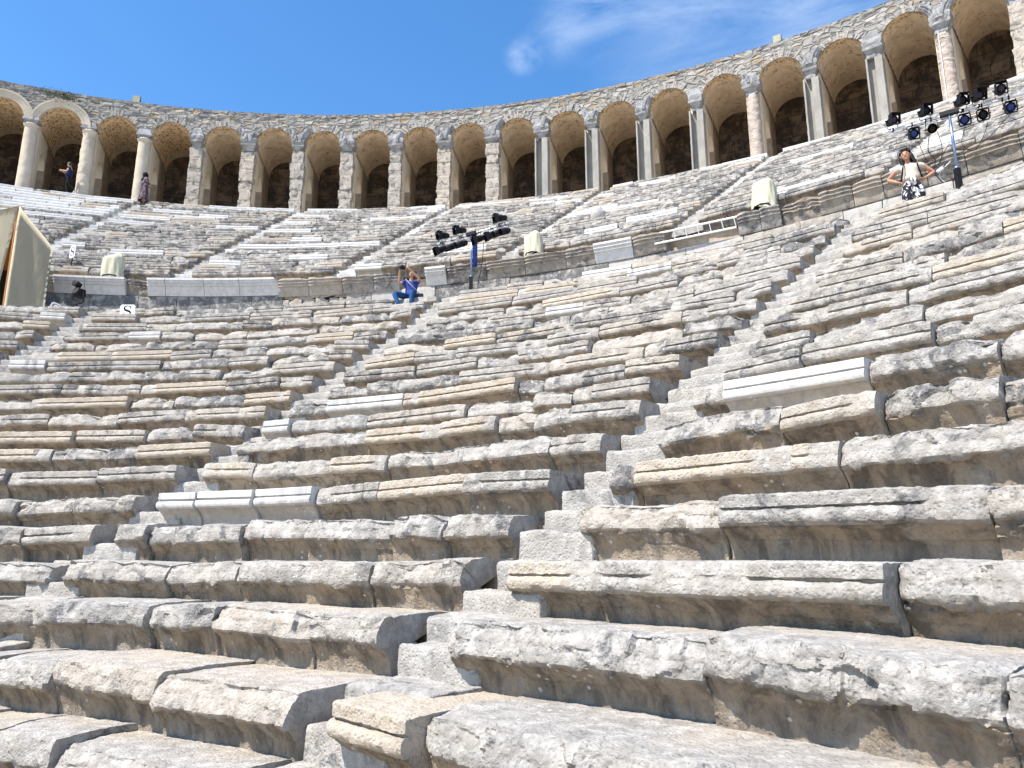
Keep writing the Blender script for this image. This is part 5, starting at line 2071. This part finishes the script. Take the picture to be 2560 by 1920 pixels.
def panel(name, quad, mat, nx=14, ny=14, sag=.03, seed=1, th=.01):
    q = [Vector(p) for p in quad]
    n = (q[1] - q[0]).cross(q[3] - q[0]).normalized()
    bm = bmesh.new()
    g = []
    for j in range(ny + 1):
        row = []
        for i in range(nx + 1):
            a, b_ = i / nx, j / ny
            p = q[0].lerp(q[1], a).lerp(q[3].lerp(q[2], a), b_)
            f = math.sin(PI * a) * math.sin(PI * b_)
            p = p + n * (sag * f * math.sin(seed + a * 5 + b_ * 3) + .012 * math.sin(a * 21 + seed) * (1 - b_) * f)
            row.append(bm.verts.new(p))
        g.append(row)
    for j in range(ny):
        for i in range(nx):
            bm.faces.new((g[j][i], g[j][i + 1], g[j + 1][i + 1], g[j + 1][i]))
    bmesh.ops.solidify(bm, geom=bm.faces[:], thickness=th)
    return bm_obj(name, bm, mat, tb, True)


RX = Vector((.80, .52, 0))
LX = Vector((-1.85, .40, 0))
panel('side_sheet', [(0, 0, 0), RX, RX + Vector((0, 0, 2.44)), (0, 0, 3.50)], M_CANVAS, seed=1)
panel('front_sheet', [LX, LX * .21, LX * .012 + Vector((0, 0, 3.48)), LX + Vector((0, 0, 3.30))], M_CANVAS, seed=3, sag=.08)
panel('roof_sheet', [(0, 0, 3.51), RX + Vector((0, 0, 2.45)), RX + LX + Vector((0, 0, 2.35)), LX + Vector((0, 0, 3.31))], M_CANVAS, seed=5)
panel('back_sheet', [RX + Vector((0, 0, 0)), RX + LX, RX + LX + Vector((0, 0, 2.34)), RX + Vector((0, 0, 2.43))], M_CANVAS, seed=7)
bm = bmesh.new()
bm.free()
for c_, h_ in (((-.04, .05, 1.72), 3.44), (LX + Vector((.05, .05, 1.62)), 3.24), (RX + Vector((-.08, .0, 1.2)), 2.36)):
    bm = bmesh.new()
    add_box(bm, c_, (.06, .06, h_))
    bm_obj('timber_post', bm, M_WOOD, tb)
bm = bmesh.new()
add_box(bm, Vector((-.30, .42, 2.35)), (.7, .03, 1.3), Matrix.Rotation(math.atan2(LX.y, LX.x), 3, 'Z'))
bm_obj('timber_board', bm, M_WOOD, tb)
bm = bmesh.new()
add_box(bm, Vector((-.35, .38, .9)), (.7, .25, 1.5), bevel=.02)
bm_obj('control_cabinet', bm, M_BLACK, tb)

# moving-head light on a short post
mh = empty('stage_lamp', Vector((-2.72, 25.75, WALK_Z)), 'black moving stage lamp on a post in front of the white slab at left', 'lamp', rz=-.3)
bm = bmesh.new()
add_tube(bm, [(0, 0, 0), (0, 0, .62)], .04, 10)
add_lathe(bm, [(.16, 0), (.16, .02), (.04, .05)], 16)
bm_obj('post', bm, M_BLACK, mh)
bm = bmesh.new()
add_tube(bm, [(-.15, 0, .98), (-.17, 0, .75), (-.08, 0, .66), (.14, 0, .64), (.24, 0, .66), (.20, 0, .98)], .02, 8)
bm_obj('yoke', bm, M_BLACK, mh)
bm = bmesh.new()
add_lathe(bm, [(.03, -.16), (.10, -.15), (.125, -.08), (.13, .10), (.11, .14)], 18, Matrix.Translation((.03, 0, .96)) @ Matrix.Rotation(R_(70), 4, 'X'))
add_box(bm, (.03, .04, .96), (.24, .2, .24), bevel=.03)
bm_obj('lamp_head', bm, M_BLACK, mh)
bm = bmesh.new()
add_lathe(bm, [(.03, -.10), (.08, -.09), (.09, .08), (.10, .10), (.07, .11)], 16, Matrix.Translation((-.03, -.03, 1.22)) @ Matrix.Rotation(R_(80), 4, 'X'))
add_box(bm, (-.12, -.05, 1.20), (.06, .03, .02))
bm_obj('top_lamp', bm, M_BLACK, mh)


# signs
def sign(base, rz, w, h, zb, text, label, tilt=0.0, post=True, tsize=.2, two=False, roll=0.0):
    e = empty('sign', base, label, 'sign', rz=rz)
    Mt = Matrix.Translation((0, 0, zb + h / 2)) @ Matrix.Rotation(tilt, 4, 'X') @ Matrix.Rotation(roll, 4, 'Y')
    bm = bmesh.new()
    M = Mt @ Matrix.Diagonal((w, .012, h, 1))
    r = bmesh.ops.create_cube(bm, size=1, matrix=M)
    es = [e_ for e_ in bm.edges if abs((e_.verts[0].co - e_.verts[1].co).length - .012) < 1e-4]
    bmesh.ops.bevel(bm, geom=es, offset=.03, segments=4, affect='EDGES')
    bm_obj('board', bm, M_WHITE, e)
    # bold serif S drawn as a ribbon of changing width
    P = [(.30, .27), (.20, .43), (.0, .49), (-.22, .43), (-.31, .26), (-.24, .10), (.0, .0), (.24, -.10), (.32, -.27), (.23, -.43), (.0, -.49), (-.21, -.43), (-.31, -.27)]
    W = [.05, .05, .06, .10, .14, .17, .19, .17, .14, .10, .06, .05, .05]
    pp, ww = [], []
    for i in range(len(P) - 1):
        q0, q1, q2, q3 = P[max(i - 1, 0)], P[i], P[i + 1], P[min(i + 2, len(P) - 1)]
        for j in range(5):
            u = j / 5
            pp.append([.5 * ((2 * q1[k]) + (-q0[k] + q2[k]) * u + (2 * q0[k] - 5 * q1[k] + 4 * q2[k] - q3[k]) * u * u + (-q0[k] + 3 * q1[k] - 3 * q2[k] + q3[k]) * u ** 3) for k in (0, 1)])
            ww.append(W[i] * (1 - u) + W[i + 1] * u)
    pp.append(list(P[-1]))
    ww.append(W[-1])
    pp, ww = np.array(pp), np.array(ww)
    dd = np.gradient(pp, axis=0)
    dd /= np.linalg.norm(dd, axis=1, keepdims=True)
    nn_ = np.stack([-dd[:, 1], dd[:, 0]], -1)
    bm = bmesh.new()
    A_ = [bm.verts.new(Mt @ Vector((x_ * tsize, -.0095, y_ * tsize))) for x_, y_ in pp + nn_ * ww[:, None] / 2]
    B_ = [bm.verts.new(Mt @ Vector((x_ * tsize, -.0095, y_ * tsize))) for x_, y_ in pp - nn_ * ww[:, None] / 2]
    for i in range(len(A_) - 1):
        bm.faces.new((A_[i], A_[i + 1], B_[i + 1], B_[i]))
    for sg in (1, -1):       # serifs
        q = [(.27, .50), (.34, .50), (.35, .17), (.27, .25)]
        bm.faces.new([bm.verts.new(Mt @ Vector((x_ * sg * tsize, -.0098, y_ * sg * tsize))) for x_, y_ in q])
    bmesh.ops.solidify(bm, geom=bm.faces[:], thickness=.002)
    bm_obj('letter', bm, M_INK, e)
    if post:
        bm = bmesh.new()
        add_tube(bm, [(0, .015, 0), (0, .015, zb + h * .7)], .018, 8)
        bm_obj('post', bm, M_BLACK, e)
    return e


sign(pol(28.25, -.1540, 9.95), -.55, .30, .42, .62, 'S', 'white S sign on a thin post above the white cornice', roll=.06, tsize=.27)
sign(pol(24.75, -.0301, row_z(19) - .42), .0, .40, .34, .02, 'S', 'white S sign standing on the seats at the top of the left stairway', tsize=.27, post=False)
sign(pol(26.15, -.1315, WALK_Z + .3), .5, .26, .30, .14, 'S', 'small tilted white sign half hidden beside the canvas booth', roll=.35, tsize=.22)


# floodlights on top of the wall
def flood(th, label):
    e = empty('floodlight', pol(R_ARC + .35, th, Z_TOP + .05), label, 'floodlight', 'floodlights on the top of the wall', rz=-th)
    bm = bmesh.new()
    add_box(bm, (0, 0, .30), (.40, .12, .46), Matrix.Rotation(-.12, 3, 'X'), bevel=.015)
    bm_obj('housing', bm, M_DULL, e)
    bm = bmesh.new()
    add_box(bm, (0, -.065, .31), (.33, .012, .38), Matrix.Rotation(-.12, 3, 'X'))
    bm_obj('front_panel', bm, M_PANEL, e)
    bm = bmesh.new()
    add_tube(bm, [(-.21, 0, .3), (-.22, 0, .03), (.22, 0, .03), (.21, 0, .3)], .015, 6)
    bm_obj('bracket', bm, M_BLACK, e)


flood(-.2396, 'small boxy floodlight on the wall top at left against the sky')
flood(.539, 'small boxy floodlight on the wall top at right against the sky')

# aluminium ladder lying across the gap in the wall
A, B = Vector((13.36, 24.22, 9.74)), Vector((15.22, 23.16, 9.74))
ld = empty('ladder', A, 'aluminium ladder lying across the broken gap in the walkway wall', 'ladder')
dv = (B - A)
off = Vector((-.10, -.16, -.36))
for o_ in (Vector((0, 0, 0)), off):
    bm = bmesh.new()
    mid = dv / 2 + o_
    add_box(bm, mid, (dv.length, .025, .05), Matrix.Rotation(math.atan2(dv.y, dv.x), 3, 'Z'), bevel=.006)
    bm_obj('rail', bm, M_ALU, ld)
for q in np.linspace(.07, .95, 7):
    bm = bmesh.new()
    p = dv * q
    add_tube(bm, [p, p + off + dv.normalized() * .10], .012, 8)
    bm_obj('rung', bm, M_ALU, ld)

# carved round stone lying on the upper rows
sb = empty('carved_stone', pol(31.4, .405, up_z(5) - .02), 'round pale carved stone lying on the upper rows above the covered lamp', 'stone')
V = []
for i in range(24):
    a_ = PI * i / 23
    V.append([(math.sin(a_) * math.cos(b_), math.sin(a_) * math.sin(b_) * .7, math.cos(a_)) for b_ in np.linspace(0, 2 * PI, 33)])
V = np.array(V) * .26
V = V + V * (.25 * fbm(V * 6 + 3, 5, 4))[..., None] + np.array([0, 0, .24])
i0 = (np.arange(23)[:, None] * 33 + np.arange(32)[None, :]).ravel()
mesh_obj('boulder', V.reshape(-1, 3), np.stack([i0, i0 + 1, i0 + 34, i0 + 33], -1), M_STONE, parent=sb, stone=np.tile([.3, .4, 0, .2], (V.shape[0] * V.shape[1], 1)))
